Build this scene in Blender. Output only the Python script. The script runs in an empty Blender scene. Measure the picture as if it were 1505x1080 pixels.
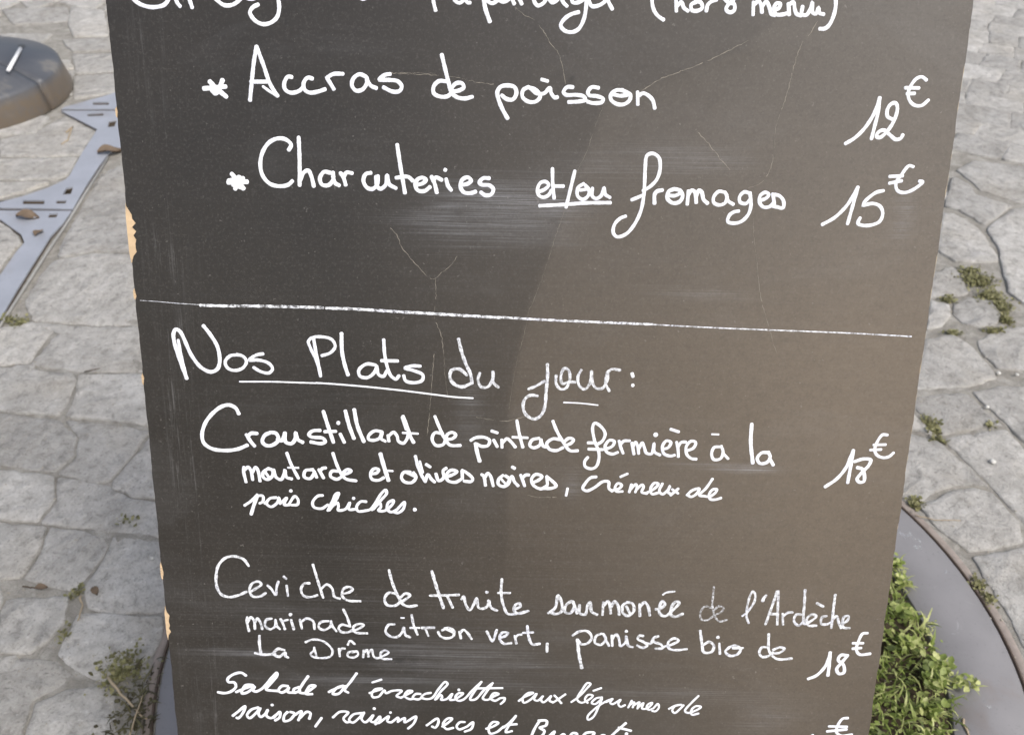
import bpy, bmesh, math, random
import numpy as np
from mathutils import Vector, Matrix
from mathutils.geometry import tessellate_polygon
rad = math.radians
S = bpy.context.scene
C = S.collection
rng = random.Random(7)
nr = np.random.RandomState(11)

# ---------------------------------------------------------------- camera
P, R, L = rad(38.0), rad(1.0), rad(21.5)
c_, s_ = math.cos(R), math.sin(R)
AX = (c_, s_, 0.0)
AG = (-s_*math.cos(P), c_*math.cos(P), math.sin(P))
AY = (s_*math.sin(P), -c_*math.sin(P), math.cos(P))
cols = [Vector((AX[i], AY[i], -AG[i])) for i in range(3)]
cd = bpy.data.cameras.new('camera'); cam = bpy.data.objects.new('camera', cd); C.objects.link(cam)
m3 = Matrix((cols[0], -cols[1], -cols[2])).transposed()
cam.matrix_world = Matrix.Translation((0, 0, 1.25)) @ m3.to_4x4()
cd.sensor_width = 36; cd.lens = 1400/1505*36; cd.clip_start = 0.02; cd.clip_end = 500
cd.dof.use_dof = True; cd.dof.focus_distance = 0.76; cd.dof.aperture_fstop = 14
S.camera = cam

# ---------------------------------------------------------------- world, sun, exposure
SUN_EL, SUN_AZ = rad(50), rad(135)          # azimuth clockwise from +Y: behind the camera, to the right
w = bpy.data.worlds.new('World'); S.world = w; w.use_nodes = True
nt = w.node_tree; bg = nt.nodes['Background']
sky = nt.nodes.new('ShaderNodeTexSky'); sky.sky_type = 'NISHITA'; sky.sun_disc = False
sky.sun_elevation = SUN_EL; sky.sun_rotation = SUN_AZ
sky.air_density = 1.0; sky.dust_density = 4.5; sky.ozone_density = 1.0
hs = nt.nodes.new('ShaderNodeHueSaturation'); hs.inputs['Saturation'].default_value = .6   # thin even cloud greys the blue
nt.links.new(sky.outputs[0], hs.inputs['Color']); nt.links.new(hs.outputs[0], bg.inputs[0]); bg.inputs[1].default_value = 0.14
sd = bpy.data.lights.new('sun', 'SUN'); so = bpy.data.objects.new('sun', sd); C.objects.link(so)
sd.energy = 1.5; sd.angle = rad(20); sd.color = (1, .96, .9)
dv = Vector((math.sin(SUN_AZ)*math.cos(SUN_EL), math.cos(SUN_AZ)*math.cos(SUN_EL), math.sin(SUN_EL)))
so.rotation_euler = dv.to_track_quat('Z', 'Y').to_euler()
S.view_settings.view_transform = 'Standard'; S.view_settings.look = 'None'
S.view_settings.exposure = 0.28; S.view_settings.gamma = 1; S.view_settings.use_curve_mapping = False

# ---------------------------------------------------------------- helpers
def link(name, me, mat=None, parent=None):
    o = bpy.data.objects.new(name, me); C.objects.link(o)
    if mat is not None and me is not None and not me.materials: me.materials.append(mat)
    if parent is not None: o.parent = parent
    return o
def tag(o, label=None, cat=None, group=None, kind=None):
    if label: o['label'] = label
    if cat: o['category'] = cat
    if group: o['group'] = group
    if kind: o['kind'] = kind
    return o
def empty(name, loc=(0, 0, 0)):
    o = bpy.data.objects.new(name, None); C.objects.link(o); o.location = loc; return o
def pyd(name, v, f, smooth=False):
    me = bpy.data.meshes.new(name); me.from_pydata([tuple(map(float, p)) for p in v], [], f)
    if smooth: me.polygons.foreach_set('use_smooth', [True]*len(me.polygons))
    me.update(); return me
def pts(line, k=1e-3):
    return [tuple(float(t)*k for t in p.split(',')) for p in line.split()]
def inside(p, poly):
    x, y = p; r = False; n = len(poly); j = n-1
    for i in range(n):
        xi, yi = poly[i]; xj, yj = poly[j]
        if (yi > y) != (yj > y) and x < (xj-xi)*(y-yi)/(yj-yi)+xi: r = not r
        j = i
    return r
def area(p):
    return .5*sum(p[i-1][0]*p[i][1]-p[i][0]*p[i-1][1] for i in range(len(p)))
def boxme(name, x0, x1, y0, y1, z0, z1, bev=0.0):
    bm = bmesh.new(); bmesh.ops.create_cube(bm, size=1)
    for v in bm.verts:
        v.co = Vector(((x0+x1)/2+v.co.x*(x1-x0), (y0+y1)/2+v.co.y*(y1-y0), (z0+z1)/2+v.co.z*(z1-z0)))
    if bev: bmesh.ops.bevel(bm, geom=bm.edges[:], offset=bev, segments=2, affect='EDGES')
    me = bpy.data.meshes.new(name); bm.to_mesh(me); bm.free(); return me
def tube(name, path, r, seg=6, taper=None):
    v, f = [], []
    path = [Vector(p) for p in path]
    for i, p in enumerate(path):
        d = (path[min(i+1, len(path)-1)]-path[max(i-1, 0)]).normalized()
        a = d.cross(Vector((0, 0, 1)));
        if a.length < 1e-4: a = Vector((1, 0, 0))
        a.normalize(); b = d.cross(a)
        rr = r*(taper[i] if taper else 1)
        for k in range(seg):
            t = 2*math.pi*k/seg; v.append(p+a*math.cos(t)*rr+b*math.sin(t)*rr)
    for i in range(len(path)-1):
        for k in range(seg):
            f.append((i*seg+k, i*seg+(k+1) % seg, (i+1)*seg+(k+1) % seg, (i+1)*seg+k))
    f.append(tuple(range(seg))[::-1]); f.append(tuple(range((len(path)-1)*seg, len(path)*seg)))
    return pyd(name, v, f, True)

# ---------------------------------------------------------------- materials
class M:
    def __init__(s, name, rough=.7, spec=.5):
        s.m = bpy.data.materials.new(name); s.m.use_nodes = True; s.t = s.m.node_tree
        s.b = s.t.nodes['Principled BSDF']; s.b.inputs['Roughness'].default_value = rough
        s.b.inputs['Specular IOR Level'].default_value = spec
        s.tc = s.n('ShaderNodeTexCoord')
    def n(s, t, **k):
        q = s.t.nodes.new(t)
        for a, b in k.items(): setattr(q, a, b)
        return q
    def l(s, a, b): s.t.links.new(a, b)
    def put(s, sock, val):
        if hasattr(val, 'is_output') or isinstance(val, bpy.types.NodeSocket): s.l(val, sock)
        else: sock.default_value = val
    def noise(s, scale, detail=4, rough=.55, vec=None, dist=0.0, stretch=None, coord='Object'):
        q = s.n('ShaderNodeTexNoise'); q.inputs['Scale'].default_value = scale
        q.inputs['Detail'].default_value = detail; q.inputs['Roughness'].default_value = rough
        q.inputs['Distortion'].default_value = dist
        v = vec or s.tc.outputs[coord]
        if stretch:
            mp = s.n('ShaderNodeMapping'); mp.inputs['Scale'].default_value = stretch; s.l(v, mp.inputs[0]); v = mp.outputs[0]
        s.l(v, q.inputs['Vector']); return q.outputs['Fac']
    def ramp(s, fac, stops):
        q = s.n('ShaderNodeValToRGB'); s.l(fac, q.inputs[0]); e = q.color_ramp.elements
        while len(e) < len(stops): e.new(.5)
        for k, (p, c) in enumerate(stops):
            e[k].position = p; e[k].color = (c, c, c, 1) if isinstance(c, (int, float)) else (*c, 1)
        return q.outputs[0]
    def mix(s, fac, a, b, mode='MIX'):
        q = s.n('ShaderNodeMix', data_type='RGBA', blend_type=mode)
        s.put(q.inputs[0], fac)
        for sk, v in ((q.inputs[6], a), (q.inputs[7], b)):
            if isinstance(v, tuple): sk.default_value = (*v, 1)
            else: s.l(v, sk)
        return q.outputs[2]
    def math(s, op, a, b=0.0, c=0.0):
        q = s.n('ShaderNodeMath', operation=op); s.put(q.inputs[0], a); s.put(q.inputs[1], b); s.put(q.inputs[2], c); return q.outputs[0]
    def bump(s, h, strength=.3, dist=.002, nrm=None):
        q = s.n('ShaderNodeBump'); q.inputs['Strength'].default_value = strength; q.inputs['Distance'].default_value = dist
        s.l(h, q.inputs['Height'])
        if nrm: s.l(nrm, q.inputs['Normal'])
        return q.outputs[0]
    def col(s, c): s.put(s.b.inputs['Base Color'], c if not isinstance(c, tuple) else (*c, 1))
    def attr(s, name):
        q = s.n('ShaderNodeAttribute', attribute_name=name); return q
    def rand(s):
        return s.n('ShaderNodeObjectInfo').outputs['Random']

def m_stone(name='stone'):
    k = M(name, .74, .35)
    r = k.rand(); vr = k.n('ShaderNodeVectorRotate', rotation_type='Z_AXIS')
    k.l(k.n('ShaderNodeNewGeometry').outputs['Position'], vr.inputs['Vector']); k.l(k.math('MULTIPLY', r, 19.0), vr.inputs['Angle']); co = vr.outputs[0]
    n1 = k.noise(7, 6, .6, co, .4); n2 = k.noise(46, 8, .75, co, .25); n3 = k.noise(210, 5, .65, co)
    rd = k.n('ShaderNodeTexNoise', noise_type='RIDGED_MULTIFRACTAL'); rd.inputs['Scale'].default_value = 15; rd.inputs['Detail'].default_value = 7
    rd.inputs['Roughness'].default_value = .58; rd.inputs['Distortion'].default_value = .35
    mp = k.n('ShaderNodeMapping'); mp.inputs['Scale'].default_value = (1, 1.5, 1); k.l(co, mp.inputs[0]); k.l(mp.outputs[0], rd.inputs['Vector'])
    n4 = rd.outputs['Fac']; n5 = k.noise(11, 7, .7, co, .5)
    base = k.ramp(n1, [(.3, (.37, .355, .33)), (.52, (.46, .447, .425)), (.72, (.54, .53, .51))])
    base = k.mix(k.ramp(n5, [(.34, .55), (.54, 0.0)]), base, (.28, .272, .255))
    base = k.mix(k.ramp(k.noise(5, 3, .5, co), [(.5, 0.0), (.7, .35)]), base, (.45, .41, .345))
    base = k.mix(k.ramp(n2, [(.34, .7), (.50, 0.0)]), base, (.20, .192, .175))
    base = k.mix(k.ramp(n2, [(.55, 0.0), (.68, .5)]), base, (.64, .635, .62))
    base = k.mix(k.ramp(n3, [(.34, .55), (.44, 0.0)]), base, (.17, .162, .15))
    base = k.mix(k.ramp(n3, [(.61, 0.0), (.70, .5)]), base, (.74, .74, .72))
    hs = k.n('ShaderNodeHueSaturation'); k.l(base, hs.inputs['Color']); k.put(hs.inputs['Value'], k.math('MULTIPLY_ADD', r, .34, .84)); base = hs.outputs[0]
    k.col(base)
    b1 = k.bump(n4, .9, .009); b2 = k.bump(n2, .9, .006, b1); b3 = k.bump(n3, .9, .0022, b2)
    k.l(b3, k.b.inputs['Normal']); return k.m
def m_mortar():
    k = M('mortar', .9, .2); co = k.n('ShaderNodeNewGeometry').outputs['Position']
    n = k.noise(26, 8, .75, co, .6); g = k.noise(420, 4, .7, co)
    b = k.ramp(n, [(.3, (.19, .177, .155)), (.5, (.31, .297, .27)), (.7, (.45, .435, .405))])
    b = k.mix(k.ramp(g, [(.33, .6), (.47, 0.0)]), b, (.13, .12, .10))
    k.col(b); k.l(k.bump(g, .8, .002, k.bump(n, .6, .006)), k.b.inputs['Normal']); return k.m
def m_steel(name, col, rough=.45, rust=.2):
    k = M(name, rough, .5); co = k.tc.outputs['Object']
    n = k.noise(9, 6, .6, co); f = k.noise(160, 4, .6, co); st = k.noise(14, 5, .7, co, 1.5)
    b = k.mix(k.ramp(n, [(.35, 0.0), (.7, .5)]), col, tuple(min(1, c*1.35) for c in col))
    b = k.mix(k.ramp(st, [(.66, 0.0), (.74, .5)]), b, (.5, .51, .53))
    b = k.mix(k.ramp(k.noise(5, 6, .7, co), [(.58, 0.0), (.75, rust)]), b, (.22, .16, .12))
    b = k.mix(k.ramp(f, [(.3, .3), (.4, 0.0)]), b, tuple(c*.6 for c in col))
    k.col(b); k.b.inputs['Metallic'].default_value = .25
    k.put(k.b.inputs['Roughness'], k.math('MULTIPLY_ADD', n, .25, rough-.1))
    k.l(k.bump(f, .12, .0006), k.b.inputs['Normal']); return k.m
def m_plain(name, col, rough=.8, var=.3, sc=60, spec=.3, bump=.3):
    k = M(name, rough, spec); n = k.noise(sc, 5, .6)
    k.col(k.mix(n, tuple(c*(1-var) for c in col), tuple(min(1, c*(1+var)) for c in col)))
    k.l(k.bump(n, bump, .001), k.b.inputs['Normal']); return k.m
def m_leaf(name, a, b, c):
    k = M(name, .5, .4); at = k.attr('tone')
    col = k.ramp(at.outputs['Fac'], [(0.0, a), (.5, b), (1.0, c)])
    k.col(k.mix(k.ramp(k.noise(300, 3), [(.3, .35), (.6, 0.0)]), col, tuple(x*.5 for x in a)))
    tr = k.n('ShaderNodeBsdfTranslucent'); k.l(col, tr.inputs[0])
    mx = k.n('ShaderNodeMixShader'); mx.inputs[0].default_value = .25
    out = k.t.nodes['Material Output']; k.l(k.b.outputs[0], mx.inputs[1]); k.l(tr.outputs[0], mx.inputs[2]); k.l(mx.outputs[0], out.inputs[0])
    return k.m
def m_board():
    k = M('blackboard_paint', .3, .5)
    co = k.tc.outputs['Object']
    wear = k.attr('wear').outputs['Fac']; dust = k.attr('dust').outputs['Fac']; fade_sheen = k.attr('fade_sheen').outputs['Fac']; gold = k.attr('gold').outputs['Fac']; dirt = k.attr('dirt').outputs['Fac']
    n1 = k.noise(9, 6, .6, co); n2 = k.noise(900, 3, .6, co); nh = k.noise(6, 7, .7, co, stretch=(1, 1, 26)); nv = k.noise(9, 7, .72, co, stretch=(22, 1, 1))
    nf = k.noise(120, 5, .7, co)
    base = k.mix(n1, (.016, .0133, .0105), (.034, .0285, .0225))
    base = k.mix(k.math('MULTIPLY', fade_sheen, 1.0), base, k.mix(k.math('MULTIPLY', k.noise(110, 6, .8, co, stretch=(.45, 1, 2.4)), .45), k.ramp(gold, [(0.0, (.215, .196, .175)), (.5, (.228, .183, .137)), (1.0, (.285, .226, .145))]), (.13, .108, .08)))  # fading and the reflected sheen are both mixed into the base colour
    base = k.mix(k.ramp(nf, [(.35, .10), (.6, 0.0)]), base, (.018, .016, .014))
    hz = k.ramp(k.noise(5, 8, .75, co, stretch=(1.3, 1, 190)), [(.47, 0.0), (.70, 1.0)])
    base = k.mix(k.math('MULTIPLY', k.math('MULTIPLY', hz, dust), k.ramp(k.noise(22, 5, .7, co, stretch=(.5, 1, 2)), [(.36, .05), (.62, .85)])), base, (.42, .43, .46))
    base = k.mix(k.math('MULTIPLY', dust, k.math('MULTIPLY', n1, .12)), base, (.4, .41, .44))
    wipe = k.ramp(k.noise(3.2, 7, .72, co, 1.2, stretch=(1, 1, 2.2)), [(.52, 0.0), (.74, .10)])
    base = k.mix(k.math('MULTIPLY', wipe, k.ramp(k.noise(6, 8, .8, co, stretch=(1.2, 1, 60)), [(.35, .2), (.7, 1.0)])), base, (.42, .43, .45))
    base = k.mix(k.ramp(k.noise(520, 3, .7, co), [(.52, 0.0), (.70, .045)]), base, (.55, .53, .50))
    base = k.mix(k.ramp(k.noise(430, 3, .7, co), [(.36, .12), (.50, 0.0)]), base, (.012, .011, .010))
    vz = k.ramp(k.noise(10, 9, .8, co, stretch=(34, 1, 1)), [(.52, 0.0), (.78, 1.0)])
    base = k.mix(k.math('MULTIPLY', k.math('MULTIPLY', vz, wear), k.ramp(k.noise(30, 4, .6, co), [(.35, .1), (.65, 1.0)])), base, (.34, .34, .34))
    sp = k.ramp(k.noise(330, 2, .5, co), [(.715, 0.0), (.76, .45)])
    base = k.mix(k.math('MULTIPLY', sp, k.math('MULTIPLY_ADD', k.noise(6, 3, .5, co), .9, -.05)), base, (.4, .38, .35))
    base = k.mix(k.math('MULTIPLY', dirt, k.ramp(k.noise(60, 5, .7, co), [(.35, 0.0), (.6, .8)])), base, (.006, .006, .006))
    k.col(base)
    k.put(k.b.inputs['Roughness'], k.math('MULTIPLY_ADD', n1, .14, k.math('MULTIPLY_ADD', nh, .04, .24)))
    k.b.inputs['IOR'].default_value = 1.56
    k.l(k.bump(n2, .1, .0002, k.bump(nh, .05, .0012)), k.b.inputs['Normal']); return k.m
def m_paint(name, lo, hi, sc=260, col=(.84, .86, .90), amax=1.0, amin=0.0):
    k = M(name, .6, .3); co = k.tc.outputs['Object']
    k.col(k.mix(k.ramp(k.noise(35, 3, .6, co), [(.45, 0.0), (.7, .6)]), col, tuple(c*.9 for c in col[:2])+(col[2],)))
    if lo is not None:
        a = k.ramp(k.noise(sc, 4, .75, co), [(lo, amin), (hi, amax)])
        k.put(k.b.inputs['Alpha'], a)
    return k.m

STONE = m_stone(); MORTAR = m_mortar()
BOARD = m_board()
PAINT = {'solid': m_paint('chalk_pen_white', .22, .40, 190, amin=.72), 'chalk2': m_paint('chalk_pen_thin', .34, .56, 330, amin=.35),
         'chalk': m_paint('chalk_worn', .34, .60, 300, amin=.30), 'rule': m_paint('chalk_rule', .38, .56, 300, amin=.12), 'faint': m_paint('chalk_faint', .42, .68, 480, amin=.12, amax=.9)}
CRACKM = m_plain('crack_edge', (.27, .245, .205), .8, .4, 300)
WOODM = m_plain('raw_wood', (.62, .46, .29), .8, .2, 90)
EDGEM = m_plain('board_edge', (.40, .34, .25), .85, .35, 120)
DARKM = m_plain('dark_panel', (.03, .028, .026), .6, .2, 40)
RINGM = m_steel('ring_steel', (.25, .243, .25), .5, .45)
PLATEM = m_steel('frame_steel', (.37, .39, .44), .5, .3)
SOILM = m_plain('soil', (.07, .055, .04), .95, .5, 90, .1, 1.0)
LEAFM = m_leaf('leaf', (.07, .095, .025), (.25, .32, .075), (.60, .63, .27))
MOSSM = m_leaf('moss', (.13, .12, .06), (.25, .25, .11), (.40, .38, .20))
WEEDM = m_leaf('weed', (.06, .05, .03), (.15, .14, .07), (.26, .24, .15))
DRYM = m_plain('dry_leaf', (.15, .112, .08), .8, .4, 80)
TWIGM = m_plain('twig_bark', (.42, .34, .24), .8, .3, 80)
DTWIGM = m_plain('dark_twig', (.09, .065, .045), .8, .3, 80)
PEBM = m_plain('pebble', (.62, .61, .58), .6, .2, 100)
BLACKM = m_plain('hinge_metal', (.05, .05, .05), .4, .2, 50, .5)

# ---------------------------------------------------------------- ground
gp = link('pavement', pyd('pavement', [(-40, -40, -.0048), (40, -40, -.0048), (40, 40, -.0048), (-40, 40, -.0048)], [(0, 1, 2, 3)]), MORTAR)
tag(gp, 'worn cobbled pavement of grey split stones in dusty mortar', kind='structure')
TR = [pts(l) for l in """-1183,2484 -1140,2547 -954,2039 -1045,2039 -1127,2010 -1147,2130 -1167,2321
-1044,2029 -950,2029 -834,1735 -942,1729 -1080,1743 -1127,1818 -1135,1926 -1128,1991
-1139,1710 -1082,1735 -1017,1706 -1024,1655 -1025,1587 -1082,1579 -1145,1591 -1178,1663
-1069,1731 -939,1721 -831,1725 -772,1566 -904,1563 -1019,1583 -1004,1694
-1135,1568 -1078,1569 -918,1555 -903,1529 -895,1463 -899,1421 -989,1427 -1077,1441
-905,1551 -769,1557 -708,1396 -759,1406 -882,1419 -885,1474
-1096,1424 -1016,1426 -890,1407 -841,1362 -825,1305 -845,1264 -952,1280 -1034,1291
-881,1409 -762,1394 -703,1380 -719,1304 -736,1242 -759,1235 -834,1256 -817,1302 -833,1359
-694,1366 -636,1200 -680,1202 -697,1215 -722,1223 -728,1239 -710,1304
-1010,1268 -946,1266 -842,1252 -817,1194 -826,1139 -893,1144 -958,1154
-832,1249 -731,1227 -684,1199 -634,1190 -603,1110 -676,1119 -750,1128 -819,1136 -809,1186
-925,1134 -806,1127 -799,1087 -804,1016 -868,1009
-796,1124 -751,1120 -700,1104 -685,1086 -691,1044 -703,1001 -717,993 -797,1013 -791,1079
-682,1108 -600,1099 -553,977 -550,954 -613,947 -671,957 -692,999 -680,1079
-807,971 -712,979 -707,964 -699,929 -711,893 -730,872 -776,873 -807,945
-895,994 -828,993 -814,971 -813,944 -785,875 -839,874
-670,946 -549,942 -537,899 -541,874 -561,846 -603,825 -647,842 -687,871 -685,915 -683,943
-791,861 -719,861 -682,858 -653,836 -660,815 -695,791 -683,725 -730,724
-686,786 -651,809 -600,818 -577,803 -547,727 -677,725
-2074,3874 -1830,3922 -1754,3758 -1854,3721 -1951,3700
-1814,3923 -1672,3896 -1547,3597 -1673,3575 -1750,3726
-1702,3544 -1534,3567 -1480,3440 -1614,3419 -1670,3487
-1609,3392 -1469,3412 -1403,3242 -1527,3211 -1574,3312
-1523,3186 -1393,3217 -1335,3061 -1413,3011 -1453,2987
-1556,2669 -1466,2751 -1430,2856 -1295,2744 -1282,2582 -1389,2560 -1512,2568
-1619,2542 -1503,2546 -1283,2564 -1270,2451 -1293,2425 -1558,2411
-1550,2394 -1438,2399 -1300,2404 -1352,2345 -1401,2312 -1484,2252
-1461,2204 -1343,2179 -1269,2112 -1246,2075 -1249,2032 -1244,1950 -1281,1819
831,1525 891,1536 946,1539 981,1438 960,1443 851,1408 826,1488
961,1544 1025,1566 1129,1569 1047,1380 1007,1394 993,1444
811,1479 839,1404 789,1429
851,1396 954,1425 984,1428 997,1371 1019,1315 937,1127 918,1180 897,1263
781,1412 836,1386 887,1264 861,1273 822,1268 740,1226 719,1238 704,1230
743,1213 819,1254 860,1262 888,1250 909,1177 896,1132 795,1109 772,1140 754,1171
796,1096 893,1119 953,1108 872,903 809,910 810,950 809,989 798,1046
1032,2005 1095,2039 1102,2008 1091,1922 1070,1910 991,1902
1040,1874 1086,1902 1136,1892 1132,1832 1105,1791 1064,1779 1032,1797 1022,1829
989,1887 1025,1868 1011,1820 979,1782 940,1767
923,1727 990,1745 1018,1700 1031,1617 1029,1592 962,1564 896,1558 840,1550 886,1649
1040,1726 1118,1778 1223,1786 1146,1609 1100,1622 1047,1627 1033,1690
1085,2121 1168,2320 1197,2318 1234,2234 1229,2122 1221,2072 1173,2067 1112,2065
1256,2235 1373,2351 1470,2358 1247,1841 1208,1883 1190,1929 1227,2066 1246,2123
1186,2356 1270,2535 1301,2489 1297,2427 1376,2366 1259,2256 1218,2341
1298,2580 1369,2641 1507,2606 1571,2590 1475,2370 1415,2384 1322,2457 1318,2511""".split('\n')]
PL = [pts(l) for l in """-1454,2916 -1429,2939 -1364,3003 -1276,3113 -1189,2911 -1458,2899
-1452,2883 -1204,2894 -1149,2682 -1198,2586 -1198,2506 -1190,2372 -1178,2248 -1372,2248 -1532,2242 -1502,2181 -1385,2278 -1336,2315 -1291,2364 -1261,2414 -1259,2439 -1277,2583 -1290,2750
-1365,2233 -1177,2237 -1175,2171 -1181,2108 -1172,1980 -1163,1860 -1151,1741 -1124,1517 -1180,1516 -1229,1920 -1235,2026 -1234,2072 -1259,2112 -1345,2187 -1516,2210 -1525,2228""".split('\n')]
HO = [pts(l) for l in """-1379,2958 -1327,2960 -1319,2938 -1371,2936
-1363,2865 -1314,2873 -1307,2852 -1356,2845
-1276,2811 -1254,2823 -1245,2772 -1264,2766
-1328,2292 -1272,2294 -1263,2271 -1321,2269
-1239,2295 -1212,2296 -1209,2277 -1234,2276
-1240,2366 -1223,2374 -1214,2331 -1235,2326
-1230,2220 -1207,2224 -1204,2202 -1225,2198""".split('\n')]
EDG = pts("""-1192,2559 -1178,2340 -1167,2197 -1160,2035 -1151,1889 -1141,1717 -1129,1560""".split('\n')[0])
RC = (0.1292, 0.9079); RO, RI = 0.6495, 0.535
BC = (-1.811, 2.984)

from mathutils import noise as MN
def sand(x0, x1, y0, y1, st, skip):
    xs = np.arange(x0, x1+st/2, st); ys = np.arange(y0, y1+st/2, st); v = []; ok = []
    for y in ys:
        for x in xs:
            p = Vector((x, y, 0))
            h = -.0031+.0028*MN.fractal(p*14, .8, 2.1, 4)+.0010*MN.fractal(p*70, .8, 2.1, 3)
            v.append((x, y, min(h, .0006))); ok.append(not skip(x, y))
    nx = len(xs); f = []
    for j in range(len(ys)-1):
        for i in range(nx-1):
            a = j*nx+i
            if ok[a] and ok[a+1] and ok[a+nx] and ok[a+nx+1]: f.append((a, a+1, a+nx+1, a+nx))
    o = link('joint_sand', pyd('joint_sand', v, f, True), MORTAR, gp); o['kind'] = 'stuff'
PLX = None
def skp(x, y):
    if math.hypot(x-RC[0], y-RC[1]) < RO+.004: return True
    if x > 0: return False
    return any(inside((x, y), q) for q in PLO)
def round_poly(p, rr=.22):
    out = []; n = len(p)
    for i in range(n):
        a, b, c = p[i-1], p[i], p[(i+1) % n]
        for t, q in ((1-rr, a), (1-rr, c)):
            pass
        out.append((b[0]+(a[0]-b[0])*rr, b[1]+(a[1]-b[1])*rr)); out.append((b[0]+(c[0]-b[0])*rr, b[1]+(c[1]-b[1])*rr))
    return out
def inset(p, d):
    if area(p) < 0: p = p[::-1]
    n = len(p); out = []
    cx = sum(q[0] for q in p)/n; cy = sum(q[1] for q in p)/n
    for i in range(n):
        a, b, c = Vector(p[i-1]), Vector(p[i]), Vector(p[(i+1) % n])
        d1 = (b-a); d2 = (c-b)
        if d1.length < 1e-6 or d2.length < 1e-6: out.append(p[i]); continue
        n1 = Vector((-d1.y, d1.x)).normalized(); n2 = Vector((-d2.y, d2.x)).normalized()
        nn = n1+n2
        if nn.length < .2: nn = n1
        nn.normalize(); out.append(tuple(b+nn*d))
    return out
def stone_geo(poly, z, rnd, joint=-.0012):
    p = inset(round_poly(poly, .045), joint)
    # break long edges so that the outline can wander
    q = []
    n = len(p)
    for i in range(n):
        a, b = p[i], p[(i+1) % n]; L_ = math.dist(a, b)
        q.append(a)
        if L_ > .024:
            k = int(L_/.016)
            for j in range(1, k):
                t = j/k; q.append((a[0]+(b[0]-a[0])*t+rnd.uniform(-1, 1)*.0028, a[1]+(b[1]-a[1])*t+rnd.uniform(-1, 1)*.0028))
    p = q; n = len(p)
    cx = sum(a[0] for a in p)/n; cy = sum(a[1] for a in p)/n
    tx, ty = rnd.uniform(-.02, .02), rnd.uniform(-.02, .02)
    v, f = [], []
    rings = [(0, -.014), (0, z-.0014), (.022, z-.0001), (.16, z+.0006)]
    bow = rnd.uniform(.0, .002)
    for ri, (s, zz) in enumerate(rings):
        for (x, y) in p:
            dx, dy = x-cx, y-cy; L_ = max(1e-4, math.hypot(dx, dy))
            k = 1-(min(.6, (.0022/L_)) if ri == 2 else (s if ri == 3 else 0))
            X_, Y_ = cx+dx*k, cy+dy*k
            hz = zz + (tx*dx*k+ty*dy*k if ri else 0) + (rnd.uniform(-1, 1)*(.0006 if ri < 3 else .0013) if ri > 1 else 0)
            v.append((X_, Y_, hz))
    v.append((cx, cy, z+bow))
    for r in range(3):
        for i in range(n):
            j = (i+1) % n; f.append((r*n+i, r*n+j, (r+1)*n+j, (r+1)*n+i))
    for i in range(n): f.append((3*n+i, 3*n+(i+1) % n, 4*n))
    return v, f
def proj(p):
    r = Vector((p[0], p[1], p[2] if len(p) > 2 else 0))-Vector((0, 0, 1.25))
    x, y, z = r.dot(cols[0]), r.dot(cols[1]), r.dot(cols[2])
    return (752.5+1400*x/z, 540+1400*y/z) if z > .05 else (1e6, 1e6)
def in_view(p):
    x, y = proj(p)
    if not (-20 < x < 1525 and -20 < y < 1100): return False
    return x < 165+.098*y or x > 1425-.145*y
PLO = [inset(q, -.004) for q in PL]
sand(-1.45, -.30, .55, 1.95, .0045, skp); sand(.42, 1.5, .6, 1.95, .0045, skp)
n_st = 0
def add_stone(poly, z):
    global n_st
    v, f = stone_geo(poly, z, rng)
    o = link('stone', pyd('stone', v, f, True), STONE, gp)
    n_st += 1
for p in TR:
    add_stone(p, rng.uniform(-.0012, .0015))
rest_v, rest_f = [], []
allpoly = TR+PL
def blocked(c):
    if math.hypot(c[0]-RC[0], c[1]-RC[1]) < RO+.012: return True
    return any(inside(c, q) for q in allpoly)
cand = []
def gen(side):
    ang = rad(7) if side < 0 else rad(-28)
    ca, sa = math.cos(ang), math.sin(ang)
    ry = 0; y = -7.0
    while y < 9:
        h = rng.uniform(.11, .15); x = -9+rng.uniform(0, .1)
        y1 = y+h
        while x < 9:
            wd = rng.uniform(.11, .21)
            q = [(x, y), (x+wd, y), (x+wd+rng.uniform(-.012, .012), y1), (x, y1)]
            poly = []
            for i, (a, b) in enumerate(q):
                # wobble shared smoothly
                a2 = a+.012*math.sin(b*9+a*5); b2 = b+.014*math.sin(a*7.3+1.3*b)
                poly.append((a2*ca-b2*sa, a2*sa+b2*ca+1.5))
            cx = sum(a[0] for a in poly)/4; cy = sum(a[1] for a in poly)/4
            x += wd
            if (cx < 0.03) != (side < 0): continue
            if not (-3.4 < cx < 3.4 and -.9 < cy < 6.2): continue
            if blocked((cx, cy)): continue
            near = any(inside(a, q) for q in PLO for a in poly+[((poly[i_][0]+poly[i_-1][0])/2, (poly[i_][1]+poly[i_-1][1])/2) for i_ in range(4)])
            if near: continue
            if any(blocked((cx+(a[0]-cx)*.72, cy+(a[1]-cy)*.72)) for a in poly):
                # squeeze the stone into the gap that is left
                sq = []
                for a in poly:
                    for t in (.95, .8, .65, .5, .35, .2):
                        z_ = (cx+(a[0]-cx)*t, cy+(a[1]-cy)*t)
                        if not blocked(z_): break
                    sq.append(z_)
                poly = sq
                if abs(area(poly)) < .0012: continue
            if any(inside(a, poly) for q in TR for a in q): continue
            cand.append((poly, (cx, cy)))
        y = y1
gen(-1); gen(1)
vis = [k for k in cand if in_view(k[1]) or any(in_view(a) for a in k[0])]
hid = [k for k in cand if k not in vis]
vis.sort(key=lambda k: math.hypot(*k[1]))
for k in vis[:290-n_st]: add_stone(k[0], rng.uniform(-.001, .0025))
for k in vis[290-n_st:] if n_st < 290 else vis[290:]: hid.append(k)
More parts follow.
